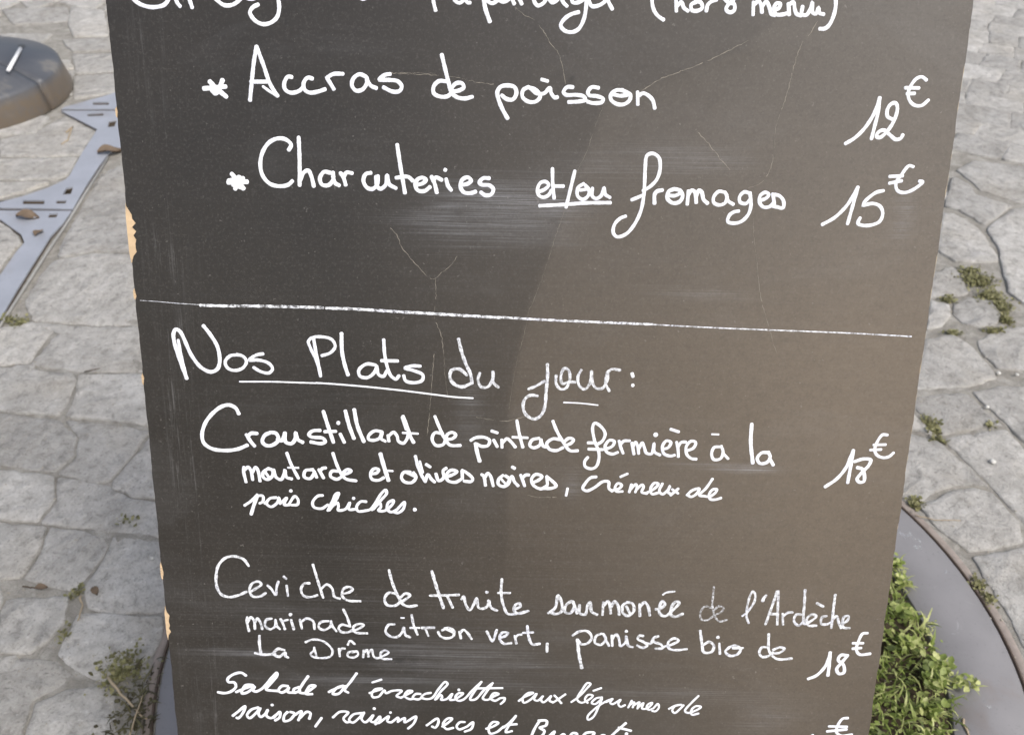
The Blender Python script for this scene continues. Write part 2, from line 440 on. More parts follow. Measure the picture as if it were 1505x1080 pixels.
for poly, c in hid:
    v, f = stone_geo(poly, rng.uniform(-.001, .003), rng); b = len(rest_v)
    rest_v += v; rest_f += [tuple(i+b for i in q) for q in f]
o = link('stone_paving', pyd('stone_paving', rest_v, rest_f, True), STONE, gp); o['kind'] = 'stuff'

# grit lying in the joints and on the stones
def grit(name, n, fn, smin, smax, mat, label, parent=None):
    V_, F_ = [], []
    base = [(1, 0, 0), (-1, 0, 0), (0, 1, 0), (0, -1, 0), (0, 0, 1), (0, 0, -1)]
    fc = [(0, 2, 4), (2, 1, 4), (1, 3, 4), (3, 0, 4), (2, 0, 5), (1, 2, 5), (3, 1, 5), (0, 3, 5)]
    for i in range(n):
        x, y, z = fn(); s = rng.uniform(smin, smax)*(1 if rng.random() < .85 else 1.8); a = rng.uniform(0, 6.3)
        sx, sy, sz = s*rng.uniform(.6, 1.5), s*rng.uniform(.6, 1.1), s*rng.uniform(.4, .7); b = len(V_)
        for (p, q, r_) in base:
            p, q, r_ = p*sx, q*sy, r_*sz
            V_.append((x+p*math.cos(a)-q*math.sin(a), y+p*math.sin(a)+q*math.cos(a), z+r_))
        F_ += [tuple(t+b for t in q) for q in fc]
    return tag(link(name, pyd(name, V_, F_), mat), label, kind='stuff')
def gfn():
    while True:
        y = rng.uniform(.55, 2.3); x = rng.uniform(-1.25, 1.35)
        if in_view((x, y)): break
    return x, y, rng.uniform(-.0034, .0022)
grit('grit', 2600, gfn, .0006, .0016, m_plain('grit', (.36, .33, .28), .9, .5, 400), 'fine pale grit scattered over the cobbles and joints')

# ---------------------------------------------------------------- steel tree ring
def annulus(name, r0, r1, z0, z1, seg=128, bev=.0015):
    prof = [(r0, z0), (r0, z1-bev), (r0+bev, z1), (r1-bev, z1), (r1, z1-bev), (r1, z0)]
    v, f = [], []
    for i in range(seg):
        t = 2*math.pi*i/seg
        for (r, z) in prof: v.append((r*math.cos(t), r*math.sin(t), z))
    k = len(prof)
    for i in range(seg):
        j = (i+1) % seg
        for q in range(k-1): f.append((i*k+q, j*k+q, j*k+q+1, i*k+q+1))
    me = pyd(name, v, [q[::-1] for q in f], True)
    return me
STAINM = m_paint('dried_splash', .50, .62, 140, (.52, .54, .55), amax=.75)
ring = empty('tree_ring', (RC[0], RC[1], 0))
tag(ring, 'flat round steel tree surround with grass growing inside it', 'tree surround')
link('flange', annulus('flange', RI, RO-.001, -.02, .0035), RINGM, ring)
for (a, d, s) in ((.39, .040, .011), (.34, .036, .009), (.362, .031, .006), (.244, .024, .004), (-.014, .066, .003), (-.175, .061, .004)):
    n = 22; vv = []
    for i in range(n):
        q = s*rng.uniform(.45, 1.1); vv.append(((RO-d)*math.cos(a)+q*1.5*math.cos(6.283*i/n), (RO-d)*math.sin(a)+q*math.sin(6.283*i/n), .0038))
    link('stain', pyd('stain', vv, [tuple(range(n))]), STAINM, ring)
link('rim', annulus('rim', RO+.0035, RO+.0065, -.02, .0015, bev=.0005), m_steel('rim_rust', (.10, .075, .06), .7, .6), ring)
link('curb_bed', annulus('curb_bed', RO+.0066, RO+.021, -.02, -.001), m_plain('curb_bed', (.30, .26, .235), .9, .35, 60, .2, .8), ring)
sv = [(RC[0], RC[1], .004)]; 
for i in range(48):
    t = 2*math.pi*i/48; sv.append((RC[0]+RI*.998*math.cos(t), RC[1]+RI*.998*math.sin(t), -.004))
tag(link('soil', pyd('soil', sv, [(0, 1+i, 1+(i+1) % 48) for i in range(48)]), SOILM), 'dark soil inside the steel ring', kind='structure')

# ---------------------------------------------------------------- leaves
def foliage(name, items, mat, label):
    """items: (x, y, z, size, yaw, pitch, kind, tone)"""
    V_, F_, T_ = [], [], []
    for (x, y, z, s, yaw, pit, kind, tone) in items:
        b = len(V_)
        if kind == 0:      # ovate leaf, folded on its midrib
            prof = [(0, 0), (.25, .26), (.55, .34), (.85, .18), (1.0, 0)]
            pp = [(0, 0, 0), (.3, 0, .02), (.65, 0, .03), (1, 0, -.05), (.25, .26, .07), (.6, .34, .1), (.88, .15, .02), (.25, -.26, .07), (.6, -.34, .1), (.88, -.15, .02)]
            ff = [(0, 1, 4), (1, 2, 5, 4), (2, 3, 6, 5), (0, 7, 1), (1, 7, 8, 2), (2, 8, 9, 3)]
        else:              # narrow blade, arching over
            wd = .055
            pp = [(0, wd, 0), (0, -wd, 0), (.35, wd, .12), (.35, -wd, .12), (.7, wd*.7, .12), (.7, -wd*.7, .12), (1, 0, -.03)]
            ff = [(0, 1, 3, 2), (2, 3, 5, 4), (4, 5, 6)]
        cy_, sy_, cp, sp_ = math.cos(yaw), math.sin(yaw), math.cos(pit), math.sin(pit)
        ro = rng.uniform(-.5, .5)
        for (a, bb, c) in pp:
            bb, c = bb*math.cos(ro)-c*math.sin(ro), bb*math.sin(ro)+c*math.cos(ro)
            a2, c2 = a*cp-c*sp_, a*sp_+c*cp
            V_.append((x+s*(a2*cy_-bb*sy_), y+s*(a2*sy_+bb*cy_), z+s*c2))
        F_ += [tuple(t+b for t in q) for q in ff]; T_ += [tone]*len(pp)
    me = pyd(name, V_, F_, True); at = me.attributes.new('tone', 'FLOAT', 'POINT'); at.data.foreach_set('value', T_)
    return tag(link(name, me, mat), label, kind='stuff')
it = []
def tone(x, y):
    return min(1, max(0, .46+.22*math.sin(x*31+2*math.sin(y*17))*math.cos(y*27+x*9)+rng.gauss(0, .27)))
for i in range(30000):
    t = rng.uniform(0, 2*math.pi); r = (RI-.012)*math.sqrt(rng.random())
    edge = .0+.016*math.sin(t*9.3+1)+.014*math.sin(t*23+.5)
    r = min(r, RI+edge) if r < RI-.05 else r+max(edge, -.03)*rng.random()
    x, y = RC[0]+r*math.cos(t), RC[1]+r*math.sin(t)
    h = .010+.020*(.5+.5*math.sin(x*23+1.2)*math.cos(y*19))
    z = rng.random()**.6*h
    if r > RI: z = .006+rng.random()*.016
    if rng.random() < .62: it.append((x, y, z, rng.uniform(.004, .0105)*(1.7 if i % 23 == 0 else 1), rng.uniform(0, 6.3), rng.uniform(-.4, 1.2), 0, tone(x, y)))
    else: it.append((x, y, z*.6, rng.uniform(.015, .036), rng.uniform(0, 6.3), rng.uniform(.1, 1.1), 1, min(1, tone(x, y)+.15)))
# tufts that hang out over the steel on the right side
for (cx, cy, n, rr) in [(0.6511, 0.8679, 60, 0.007), (0.6352, 0.8451, 70, 0.008), (0.6188, 0.9039, 50, 0.008), (0.6238, 0.9685, 30, 0.007), (0.667, 0.8364, 16, 0.005), (0.6929, 0.8346, 12, 0.003), (0.6488, 1.0281, 30, 0.007), (0.6494, 1.0671, 34, 0.005), (0.6157, 0.7924, 50, 0.008)]:
    for i in range(n):
        a = rng.gauss(0, rr); b = rng.gauss(0, rr)
        it.append((cx+a, cy+b, .006+rng.random()*.02, rng.uniform(.008, .016), rng.uniform(0, 6.3), rng.uniform(-.1, .8), 0, min(1, tone(cx, cy)+.15)))
        if i % 3 == 0: it.append((cx+a*.5, cy+b*.5, .008, rng.uniform(.015, .03), rng.gauss(-.1, .7), rng.uniform(.1, .5), 1, .85))
foliage('grass', it, LEAFM, 'thick green clover and grass inside the steel ring')
it = []
for (cx, cy, n, rx, ry) in [(1.1327, 1.9778, 624, 0.018699999999999998, 0.0136), (1.1368, 1.9063, 520, 0.017, 0.015299999999999998), (1.1464, 1.8607, 286, 0.011899999999999999, 0.011899999999999999), (1.1361, 1.8105, 182, 0.0068, 0.0085), (1.1304, 2.0212, 208, 0.015299999999999998, 0.0085), (1.0294, 1.8914, 130, 0.0102, 0.0068), (1.0938, 1.7664, 156, 0.0136, 0.00425), (0.8384, 1.4219, 208, 0.0059499999999999996, 0.0102), (0.8357, 1.4464, 78, 0.0085, 0.0085), (0.8356, 1.3899, 78, 0.0085, 0.0034), (0.9571, 1.4393, 57, 0.0068, 0.0051), (0.7807, 1.0367, 93, 0.0051, 0.0085), (0.7871, 1.0059, 52, 0.0051, 0.0068), (-1.1021, 1.7295, 156, 0.0085, 0.0085), (-1.1408, 1.7416, 104, 0.0085, 0.0085), (-0.6993, 0.9902, 41, 0.0051, 0.0085), (-0.6934, 0.9081, 26, 0.0051, 0.0102), (-0.5804, 0.8431, 416, 0.017, 0.017), (0.7365, 1.2192, 130, 0.0068, 0.0068), (0.9933, 1.7529, 104, 0.0102, 0.0051), (-0.6687, 1.143, 36, 0.0085, 0.0068)]:
    for i in range(n):
        x, y = cx+rng.gauss(0, rx), cy+rng.gauss(0, ry)
        it.append((x, y, -.004+rng.random()*.008, rng.uniform(.004, .010), rng.uniform(0, 6.3), rng.uniform(0, .9), 0 if rng.random() < .75 else 1, rng.random()))
foliage('moss', it, MOSSM, 'dry olive moss growing in the joints between cobbles')
it = []
for i in range(300):
    x, y = (-0.5283, 0.7758); x += rng.gauss(0, .022); y += rng.gauss(0, .036)
    if math.hypot(x-RC[0], y-RC[1]) < RO+.006: continue
    it.append((x, y, -.004+rng.random()*.014, rng.uniform(.004, .009)*(1 if i % 3 else 3.2), rng.uniform(0, 6.3), rng.uniform(-.1, .5), 0 if i % 3 else 1, rng.random()*.6))
foliage('weeds', it, WEEDM, 'straggly weeds and litter beside the left edge of the steel ring')

# ---------------------------------------------------------------- steel frame plates let into the cobbles (left)
def plate(poly, holes, z0, z1, name, parent):
    if area(poly) < 0: poly = poly[::-1]
    loops = [poly]+[h if area(h) < 0 else h[::-1] for h in holes]
    vs = [[Vector((a, b, 0)) for a, b in l] for l in loops]
    tri = tessellate_polygon(vs)
    flat = [q for l in loops for q in l]; n = len(flat)
    v = [(a, b, z1) for a, b in flat]+[(a, b, z0) for a, b in flat]
    f = []
    for t in tri:
        a = area([flat[i] for i in t]); t = tuple(t) if a > 0 else tuple(t[::-1]); f.append(t)
    k = 0
    for l in loops:
        m = len(l)
        for i in range(m):
            j = (i+1) % m; f.append((k+i, n+k+i, n+k+j, k+j))
        k += m
    return link(name, pyd(name, v, f), PLATEM, parent)
fr = empty('steel_frame', (PL[1][0][0], PL[1][0][1], 0)); bpy.context.view_layer.update()
tag(fr, 'pale blue grey steel edging plates with slots let into the cobbles on the left', 'steel edging')
for k, poly in enumerate(PL):
    hs = [h for h in HO if inside((sum(a[0] for a in h)/4, sum(a[1] for a in h)/4), poly)]
    o = plate(poly, hs, -.012, .0034, 'plate', fr); o.matrix_parent_inverse = fr.matrix_world.inverted()
for poly in PL:
    q = inset(poly, -.0035); o = link('bedding', pyd('bedding', [(a, b, -.0012) for a, b in q], [tuple(range(len(q)))]), SOILM, fr); o.matrix_parent_inverse = fr.matrix_world.inverted()
edge_pts = [(a, b, .0022) for a, b in EDG]
o = link('edge_strip', tube('edge_strip', edge_pts, .0035, 6), m_steel('strip', (.38, .37, .35), .5, .5), fr); o.matrix_parent_inverse = fr.matrix_world.inverted()

# ---------------------------------------------------------------- round segmented parasol base (top left)
base = empty('parasol_base', (BC[0], BC[1], 0))
tag(base, 'dusty dark round ballast base in segments, cut by the left edge of the photo', 'parasol base')
k = M('ballast', .42, .5); n = k.noise(6, 6, .6); n2 = k.noise(40, 5, .7)
ao = k.ramp(n, [(.35, (.055, .06, .073)), (.6, (.095, .10, .112)), (.75, (.22, .205, .18))])
zz = k.n('ShaderNodeSeparateXYZ'); k.l(k.tc.outputs['Object'], zz.inputs[0])
dirt_f = k.ramp(zz.outputs[2], [(.06, .9), (.088, .0)])
k.col(k.mix(k.math('MULTIPLY', dirt_f, k.ramp(n2, [(.25, .45), (.6, 1.0)])), ao, (.13, .10, .068)))
k.put(k.b.inputs['Roughness'], k.math('MULTIPLY_ADD', n, .4, .2)); k.l(k.bump(n2, .2, .002), k.b.inputs['Normal'])
BALM = k.m
prof = [(.03, .152), (.09, .150), (.16, .142), (.22, .128), (.27, .110), (.300, .098), (.3085, .0945), (.3135, .091), (.3175, .085), (.3185, .079), (.3205, .070), (.337, .012), (.336, .0)]
T0 = math.atan2(2.895-BC[1], -1.485-BC[0])
for q in range(4):
    v, f = [], []; seg = 18; g = .012
    for i in range(seg+1):
        t = T0+q*math.pi/2+g+(math.pi/2-2*g)*i/seg
        for (r, z) in prof: v.append((r*math.cos(t), r*math.sin(t), z))
    kk = len(prof)
    for i in range(seg):
        for j in range(kk-1): f.append((i*kk+j, i*kk+j+1, (i+1)*kk+j+1, (i+1)*kk+j))
    b0 = len(v); v.append((.02*math.cos(T0+q*math.pi/2+.8), .02*math.sin(T0+q*math.pi/2+.8), 0))
    f.append(tuple([b0]+list(range(0, kk))[::-1])); f.append(tuple([b0]+list(range(seg*kk, seg*kk+kk))))
    link('segment', pyd('segment', v, f, True), BALM, base)
for (px_, py_) in [(-1.6352, 3.102), (-1.6115, 3.0034)]:
    o = link('bolt_hole', pyd('bolt_hole', [(.016*math.cos(t*.7854), .016*math.sin(t*.7854), 0) for t in range(8)], [tuple(range(8))]), BLACKM, base)
    o.location = (px_-BC[0], py_-BC[1], .1315)
t = tag(link('white_strap', tube('white_strap', [(-1.5792, 2.879, 0.134), (-1.5907, 2.9556, 0.14), (-1.6147, 3.0578, 0.138)], .006, 6), m_plain('white_plastic', (.85, .86, .88), .4, .03, 50)),
        'short white plastic strap end sticking out of the round dark base', 'strap')

# ---------------------------------------------------------------- chalkboard
BO = Vector((0, 0.57682387, 0.7993358))
Uv = Vector((1, 0, 0)); Vv = Vector((0, math.sin(L), math.cos(L))); Nv = Vector((0, -math.cos(L), math.sin(L)))
board = empty('menu_board', (0, 0, 0))
tag(board, 'tall black wooden pavement menu board with white handwritten french dishes', 'menu board')
UL, UR, VB, VT = -.2852, .3140, -.80, .42
CR = [pts(l.split(';')[1], 1e-4) for l in """42;-17,2590 40,2547 111,2512 174,2447 224,2371 283,2300 314,2223 331,2146 342,2091
26;-575,2149 -911,2144 -455,2128 -287,2094 -167,2082
32;869,2044 998,2130 1194,2206 1370,2282 1494,2347 1608,2403
32;2072,2536 2037,2464 1987,2400 1958,2310 1936,2205 1916,2067 1881,1927 1854,1809 1857,1676 1842,1522 1782,1424 1696,1388
32;1302,1780 1397,1682 1493,1574 1552,1517
32;1755,1167 1766,1052 1801,876 1821,774 1857,593 1941,358 2023,145
32;-913,1056 -869,1006 -835,921 -775,841 -700,760 -610,679 -533,732 -462,795 -421,857
26;-584,680 -580,524 -596,392 -566,313 -535,207 -510,-119 -484,-296
26;-598,98 -633,-343 -656,-569
37;-2560,2361 -2404,2400
32;147,-385 -59,-434 -272,-404
37;140,-1059 222,-1075 375,-1073
42;-2290,1017 -2189,1018
19;-18,-332 14,-82 38,66 86,261 119,442 157,537 247,813 302,1007 348,1148 455,1508 514,1634 557,1787 626,1971""".split('\n')]
CRW = [float(l.split(';')[0])*1e-5 for l in """42;-17,2590 40,2547 111,2512 174,2447 224,2371 283,2300 314,2223 331,2146 342,2091
26;-575,2149 -911,2144 -455,2128 -287,2094 -167,2082
32;869,2044 998,2130 1194,2206 1370,2282 1494,2347 1608,2403
32;2072,2536 2037,2464 1987,2400 1958,2310 1936,2205 1916,2067 1881,1927 1854,1809 1857,1676 1842,1522 1782,1424 1696,1388
32;1302,1780 1397,1682 1493,1574 1552,1517
32;1755,1167 1766,1052 1801,876 1821,774 1857,593 1941,358 2023,145
32;-913,1056 -869,1006 -835,921 -775,841 -700,760 -610,679 -533,732 -462,795 -421,857
26;-584,680 -580,524 -596,392 -566,313 -535,207 -510,-119 -484,-296
26;-598,98 -633,-343 -656,-569
37;-2560,2361 -2404,2400
32;147,-385 -59,-434 -272,-404
37;140,-1059 222,-1075 375,-1073
42;-2290,1017 -2189,1018
19;-18,-332 14,-82 38,66 86,261 119,442 157,537 247,813 302,1007 348,1148 455,1508 514,1634 557,1787 626,1971""".split('\n')]
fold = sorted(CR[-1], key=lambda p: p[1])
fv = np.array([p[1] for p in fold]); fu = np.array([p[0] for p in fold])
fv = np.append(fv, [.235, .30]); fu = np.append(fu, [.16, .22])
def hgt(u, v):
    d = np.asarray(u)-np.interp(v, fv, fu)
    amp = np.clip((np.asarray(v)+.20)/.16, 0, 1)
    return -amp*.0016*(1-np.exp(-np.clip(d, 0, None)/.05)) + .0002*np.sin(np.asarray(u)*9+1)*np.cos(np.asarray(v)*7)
def bpt(u, v, z=0.0):
    h = float(hgt(u, v)); return BO+Uv*u+Vv*v+Nv*(h+z)
def jag(v, seed, amp):
    return amp*(math.sin(v*91+seed)+.7*math.sin(v*233+seed*2)+.5*math.sin(v*517+seed*3)+.3*math.sin(v*1310+seed))/2.5
def bump1(v, a, b, d):
    if not a < v < b: return 0
    t = (v-a)/(b-a); return d*min(1, 5*min(t, 1-t))*(.75+.25*math.sin(v*900))
# chips along the left edge: v ranges from the photograph
CHL = [(0.0779, 0.1183, 0.0058), (-0.2419, -0.2142, 0.003), (0.0499, 0.0546, 0.0012), (-0.1857, -0.1732, 0.0016), (0.1826, 0.1863, 0.0009), (-0.0174, -0.0119, 0.001)]
NU, NV = 190, 400
vs_ = np.linspace(VB, VT, NV+1)
V_, F_, at_w, at_d, at_f, at_x = [], [], [], [], [], []
def G2(u, v, cu, cv, ru, rv, rot=0):
    c, s = math.cos(rot), math.sin(rot); a = ((u-cu)*c+(v-cv)*s)/ru; b = (-(u-cu)*s+(v-cv)*c)/rv
    return np.exp(-(a*a+b*b))
EL, ER = [], []
for v in vs_:
    l = UL+.0006+jag(v, 1, .0005)+sum(bump1(v, *c) for c in CHL)
    r = UR-.0002+jag(v, 5, .0007)
    EL.append(l); ER.append(r)
EL, ER = np.array(EL), np.array(ER)
tt = np.linspace(0, 1, NU+1)
Ug = UL+.012+(UR-.012-UL-.012)*tt[None, :]+np.zeros((NV+1, 1)); Ug[:, 0] = EL; Ug[:, -1] = ER
Vg = np.repeat(vs_[:, None], NU+1, 1)
Hg = hgt(Ug, Vg)+.0006
Pw = np.array(BO)[None, None]+Ug[..., None]*np.array(Uv)+Vg[..., None]*np.array(Vv)+Hg[..., None]*np.array(Nv)
verts = Pw.reshape(-1, 3)
idx = np.arange((NV+1)*(NU+1)).reshape(NV+1, NU+1)
faces = np.stack([idx[:-1, :-1], idx[:-1, 1:], idx[1:, 1:], idx[1:, :-1]], -1).reshape(-1, 4)
me = bpy.data.meshes.new('writing_surface'); me.from_pydata(verts.tolist(), [], faces.tolist())
me.polygons.foreach_set('use_smooth', [True]*len(me.polygons)); me.update()
wear = (np.exp(-((Ug-UL-.022)/.004)**2)+.8*np.exp(-((Ug-UL-.034)/.003)**2))*np.clip(.6+.5*np.sin(Vg*17+1.5)+.3*np.sin(Vg*41), .1, 1)+np.exp(-((Ug-UL-.03)/.02)**2)*.16+.03
dust = np.zeros_like(Ug)
for (cu, cv, ru, rv, k_) in [(-0.0182, 0.1143, 0.045, 0.017, 1.0), (-0.0482, 0.1088, 0.0301, 0.011, 0.6), (0.0215, 0.1249, 0.0298, 0.0199, 0.7), (-0.0283, 0.1315, 0.0298, 0.0099, 0.5), (0.0222, 0.1, 0.0301, 0.006, 0.5), (0.1187, 0.1597, 0.0367, 0.0088, 0.75), (0.0601, 0.1549, 0.0295, 0.0069, 0.5), (0.1833, -0.0799, 0.0215, 0.0027, 1.6), (0.1616, -0.078, 0.0269, 0.0022, 0.6), (0.1485, 0.0587, 0.0306, 0.0041, 0.7), (-0.0259, -0.2618, 0.0922, 0.0127, 0.3), (-0.227, -0.2546, 0.0345, 0.0035, 0.8), (0.2205, -0.3107, 0.0234, 0.014, 0.5), (-0.0719, -0.2528, 0.0517, 0.0115, 0.35), (-0.0325, -0.0337, 0.0106, 0.0265, 0.4), (0.0492, -0.0988, 0.0076, 0.0098, 0.9), (-0.1281, -0.2151, 0.1701, 0.034, 0.12), (0.286, 0.1196, 0.007, 0.0199, 0.5), (0.1545, -0.2883, 0.0639, 0.0081, 0.25), (-0.1185, -0.2803, 0.0696, 0.0046, 0.5), (0.0323, -0.284, 0.0696, 0.0058, 0.3), (-0.0269, -0.0908, 0.3248, 0.2707, 0.05)]: dust += k_*G2(Ug, Vg, cu, cv, ru, rv, -.03)
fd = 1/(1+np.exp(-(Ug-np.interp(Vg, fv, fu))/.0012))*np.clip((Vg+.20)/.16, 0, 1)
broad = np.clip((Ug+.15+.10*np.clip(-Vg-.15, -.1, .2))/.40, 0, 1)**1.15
# brown on the right, stepped at the crack: faded paint plus painted-in reflected light
fade_sheen = np.clip(.15*fd+.57*broad-.16*np.clip(-Vg-.19, 0, .15)/.15, 0, 1)*np.clip(1-.38*np.clip((Vg-.02)/.24, 0, 1), 0, 1)*1.02
dirt = np.zeros_like(Ug)
for (cu, cv, ru, rv, k_) in [(0.0375, 0.2124, 0.0014, 0.0029, 1.5), (-0.1168, -0.2584, 0.0058, 0.0029, 1.2), (-0.0892, -0.2585, 0.0081, 0.0029, 1.2), (0.0311, 0.2164, 0.0019, 0.0019, 0.5), (-0.0811, -0.2596, 0.0035, 0.0046, 1.0), (-0.1613, 0.2475, 0.0014, 0.0033, 0.8)]: dirt += k_*G2(Ug, Vg, cu, cv, ru, rv)
for nm, a in (('wear', wear), ('dust', np.clip(dust, 0, 1)), ('fade_sheen', fade_sheen), ('dirt', np.clip(dirt, 0, 1)), ('gold', np.clip(.5-1.7*np.clip(Vg-.02, 0, 1)-.45*np.clip(-Vg-.20, 0, 1)/.1*np.clip((.25-Ug)/.3, 0, 1), 0, 1))):
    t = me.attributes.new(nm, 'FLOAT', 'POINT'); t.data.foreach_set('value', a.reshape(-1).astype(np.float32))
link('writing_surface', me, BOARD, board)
# plywood core behind the painted face
def core(name, mat, t0, t1, flip=False):
    v, f = [], []; n = len(vs_)
    for zz_ in (t0, t1):
        for i, vv in enumerate(vs_):
            for e, u in ((0, UL-.0002+jag(vv, 2, .0003)), (1, UR+.0004+jag(vv, 6, .0004))): v.append(bpt(u, vv, 0)-Nv*(float(hgt(u, vv)))+Nv*zz_)
    for i in range(n-1):
        a, b, c, d = 2*i, 2*i+1, 2*i+3, 2*i+2
        f.append((a, b, c, d)); o = 2*n; f.append((a+o, d+o, c+o, b+o)); f.append((a, d, d+o, a+o)); f.append((b, b+o, c+o, c))
    o = 2*n; f.append((0, o, o+1, 1)); e = 2*n-2; f.append((e, e+1, e+1+o, e+o))
    return link(name, pyd(name, v, f), mat, board)
core('panel', EDGEM, -.0024, -.011)
# exposed wood where the edge has split
for (a, b, d) in CHL:
    n = 14; v = []; f = []
    for i in range(n+1):
        vv = a-.002+(b-a+.004)*i/n; t = min(1, 5*min(i/n, 1-i/n))
        for (u, z) in ((UL-.0014*t, -.004), (UL-.0008*t, .0002), (UL+(d+.001)*t*.6, .0003+.0004*math.sin(i*2.1)), (UL+(d+.0025)*t, -.0003)):
            v.append(BO+Uv*u+Vv*vv+Nv*(z+float(hgt(u, vv))))
    for i in range(n):
        for j in range(3): f.append((i*4+j, i*4+j+1, i*4+j+5, i*4+j+4))
    o = link('split_edge', pyd('split_edge', v, f), WOODM, board)
# back panel of the A-frame, hinges, feet
topz = (BO+Vv*VT)
v = []
bl = 1.18
bdir = Vector((0, math.sin(L), -math.cos(L))); bn = Vector((0, math.cos(L), math.sin(L)))
o0 = topz+Vector((0, .02, 0))
for n_ in (0, .009):
    for (u, s) in ((UL, 0), (UR, 0), (UR, bl), (UL, bl)): v.append(o0+Uv*u+bdir*s+bn*n_)
link('back_panel', pyd('back_panel', v, [(0, 1, 2, 3), (7, 6, 5, 4), (0, 4, 5, 1), (1, 5, 6, 2), (2, 6, 7, 3), (3, 7, 4, 0)]), DARKM, board)
for u in (-.2, .22):
    link('hinge', boxme('hinge', u-.03, u+.03, topz.y-.002, topz.y+.024, topz.z-.004, topz.z+.004, .001), BLACKM, board)
bz = BO+Vv*VB
for u in (UL+.02, UR-.05):
    q = [BO+Uv*(u+a)+Vv*s+Nv*n_ for n_ in (-.0113, -.03) for (a, s) in ((0, VB+.15), (.03, VB+.15), (.03, -.8585), (0, -.8585))]
    link('leg', pyd('leg', q, [(3, 2, 1, 0), (4, 5, 6, 7), (0, 1, 5, 4), (1, 2, 6, 5), (2, 3, 7, 6), (3, 0, 4, 7)]), EDGEM, board)

# ---------------------------------------------------------------- handwriting
def smooth(p, step=7e-4):
    if len(p) == 2: q = p
    P_ = [Vector(a) for a in p]
    if len(P_) == 2: return P_
    out = []; n = len(P_)
    for i in range(n-1):
        p1, p2 = P_[i], P_[i+1]
        if (p2-p1).length < 1e-6: continue
        p0 = P_[i-1] if i > 0 and (P_[i-1]-p1).length > 1e-6 else p1*2-p2
        p3 = P_[i+2] if i+2 < n and (P_[i+2]-p2).length > 1e-6 else p2*2-p1
        d01 = max(1e-6, (p1-p0).length**.5); d12 = max(1e-6, (p2-p1).length**.5); d23 = max(1e-6, (p3-p2).length**.5)
        m1 = ((p1-p0)/d01-(p2-p0)/(d01+d12)+(p2-p1)/d12)*d12
        m2 = ((p2-p1)/d12-(p3-p1)/(d12+d23)+(p3-p2)/d23)*d12
        k = max(2, int((p2-p1).length/step))
        for j in range(k):
            t = j/k; t2, t3 = t*t, t*t*t
            out.append(p1*(2*t3-3*t2+1)+m1*(t3-2*t2+t)+p2*(-2*t3+3*t2)+m2*(t3-t2))
    out.append(P_[-1]); return out
zs = [0]
def ribbon(p, w, V_, F_, z0, hh=.00022, wob=.07):
    """a pen stroke: low rounded section, round ends"""
    p = smooth(p); n = len(p)
    if n < 2: return
    hw = w/2
    ph = rng.uniform(0, 9)
    # round caps: walk along and taper the width over the last half width
    d0 = (p[1]-p[0]).normalized(); d1 = (p[-1]-p[-2]).normalized()
    q = [(p[0]-d0*hw*s*.8, math.sqrt(max(0, 1-s*s))) for s in (1, .92, .75, .45)]+[(a, 1) for a in p]+[(p[-1]+d1*hw*s*.8, math.sqrt(max(0, 1-s*s))) for s in (.45, .75, .92, 1)]
    m = len(q); b = len(V_); acc = 0
    for i, (a, t) in enumerate(q):
        i0, i1 = max(0, i-1), min(m-1, i+1)
        d = q[i1][0]-q[i0][0]
        d = d.normalized() if d.length > 1e-9 else d0
        nn = Vector((-d.y, d.x)); acc = i*.9
        ww = hw*max(t, .03)*(1+wob*math.sin(acc*.55+ph)+wob*.5*math.sin(acc*1.7+ph*2))
        zr = z0+.00000012*i
        for s, z in ((-1, 0), (-.55, hh), (.55, hh), (1, 0)):
            u, v = a.x+nn.x*ww*s, a.y+nn.y*ww*s
            V_.append(bpt(u, v, .0007+zr+z*t))
    for i in range(m-1):
        for j in range(3): F_.append((b+i*4+j, b+(i+1)*4+j, b+(i+1)*4+j+1, b+i*4+j+1))
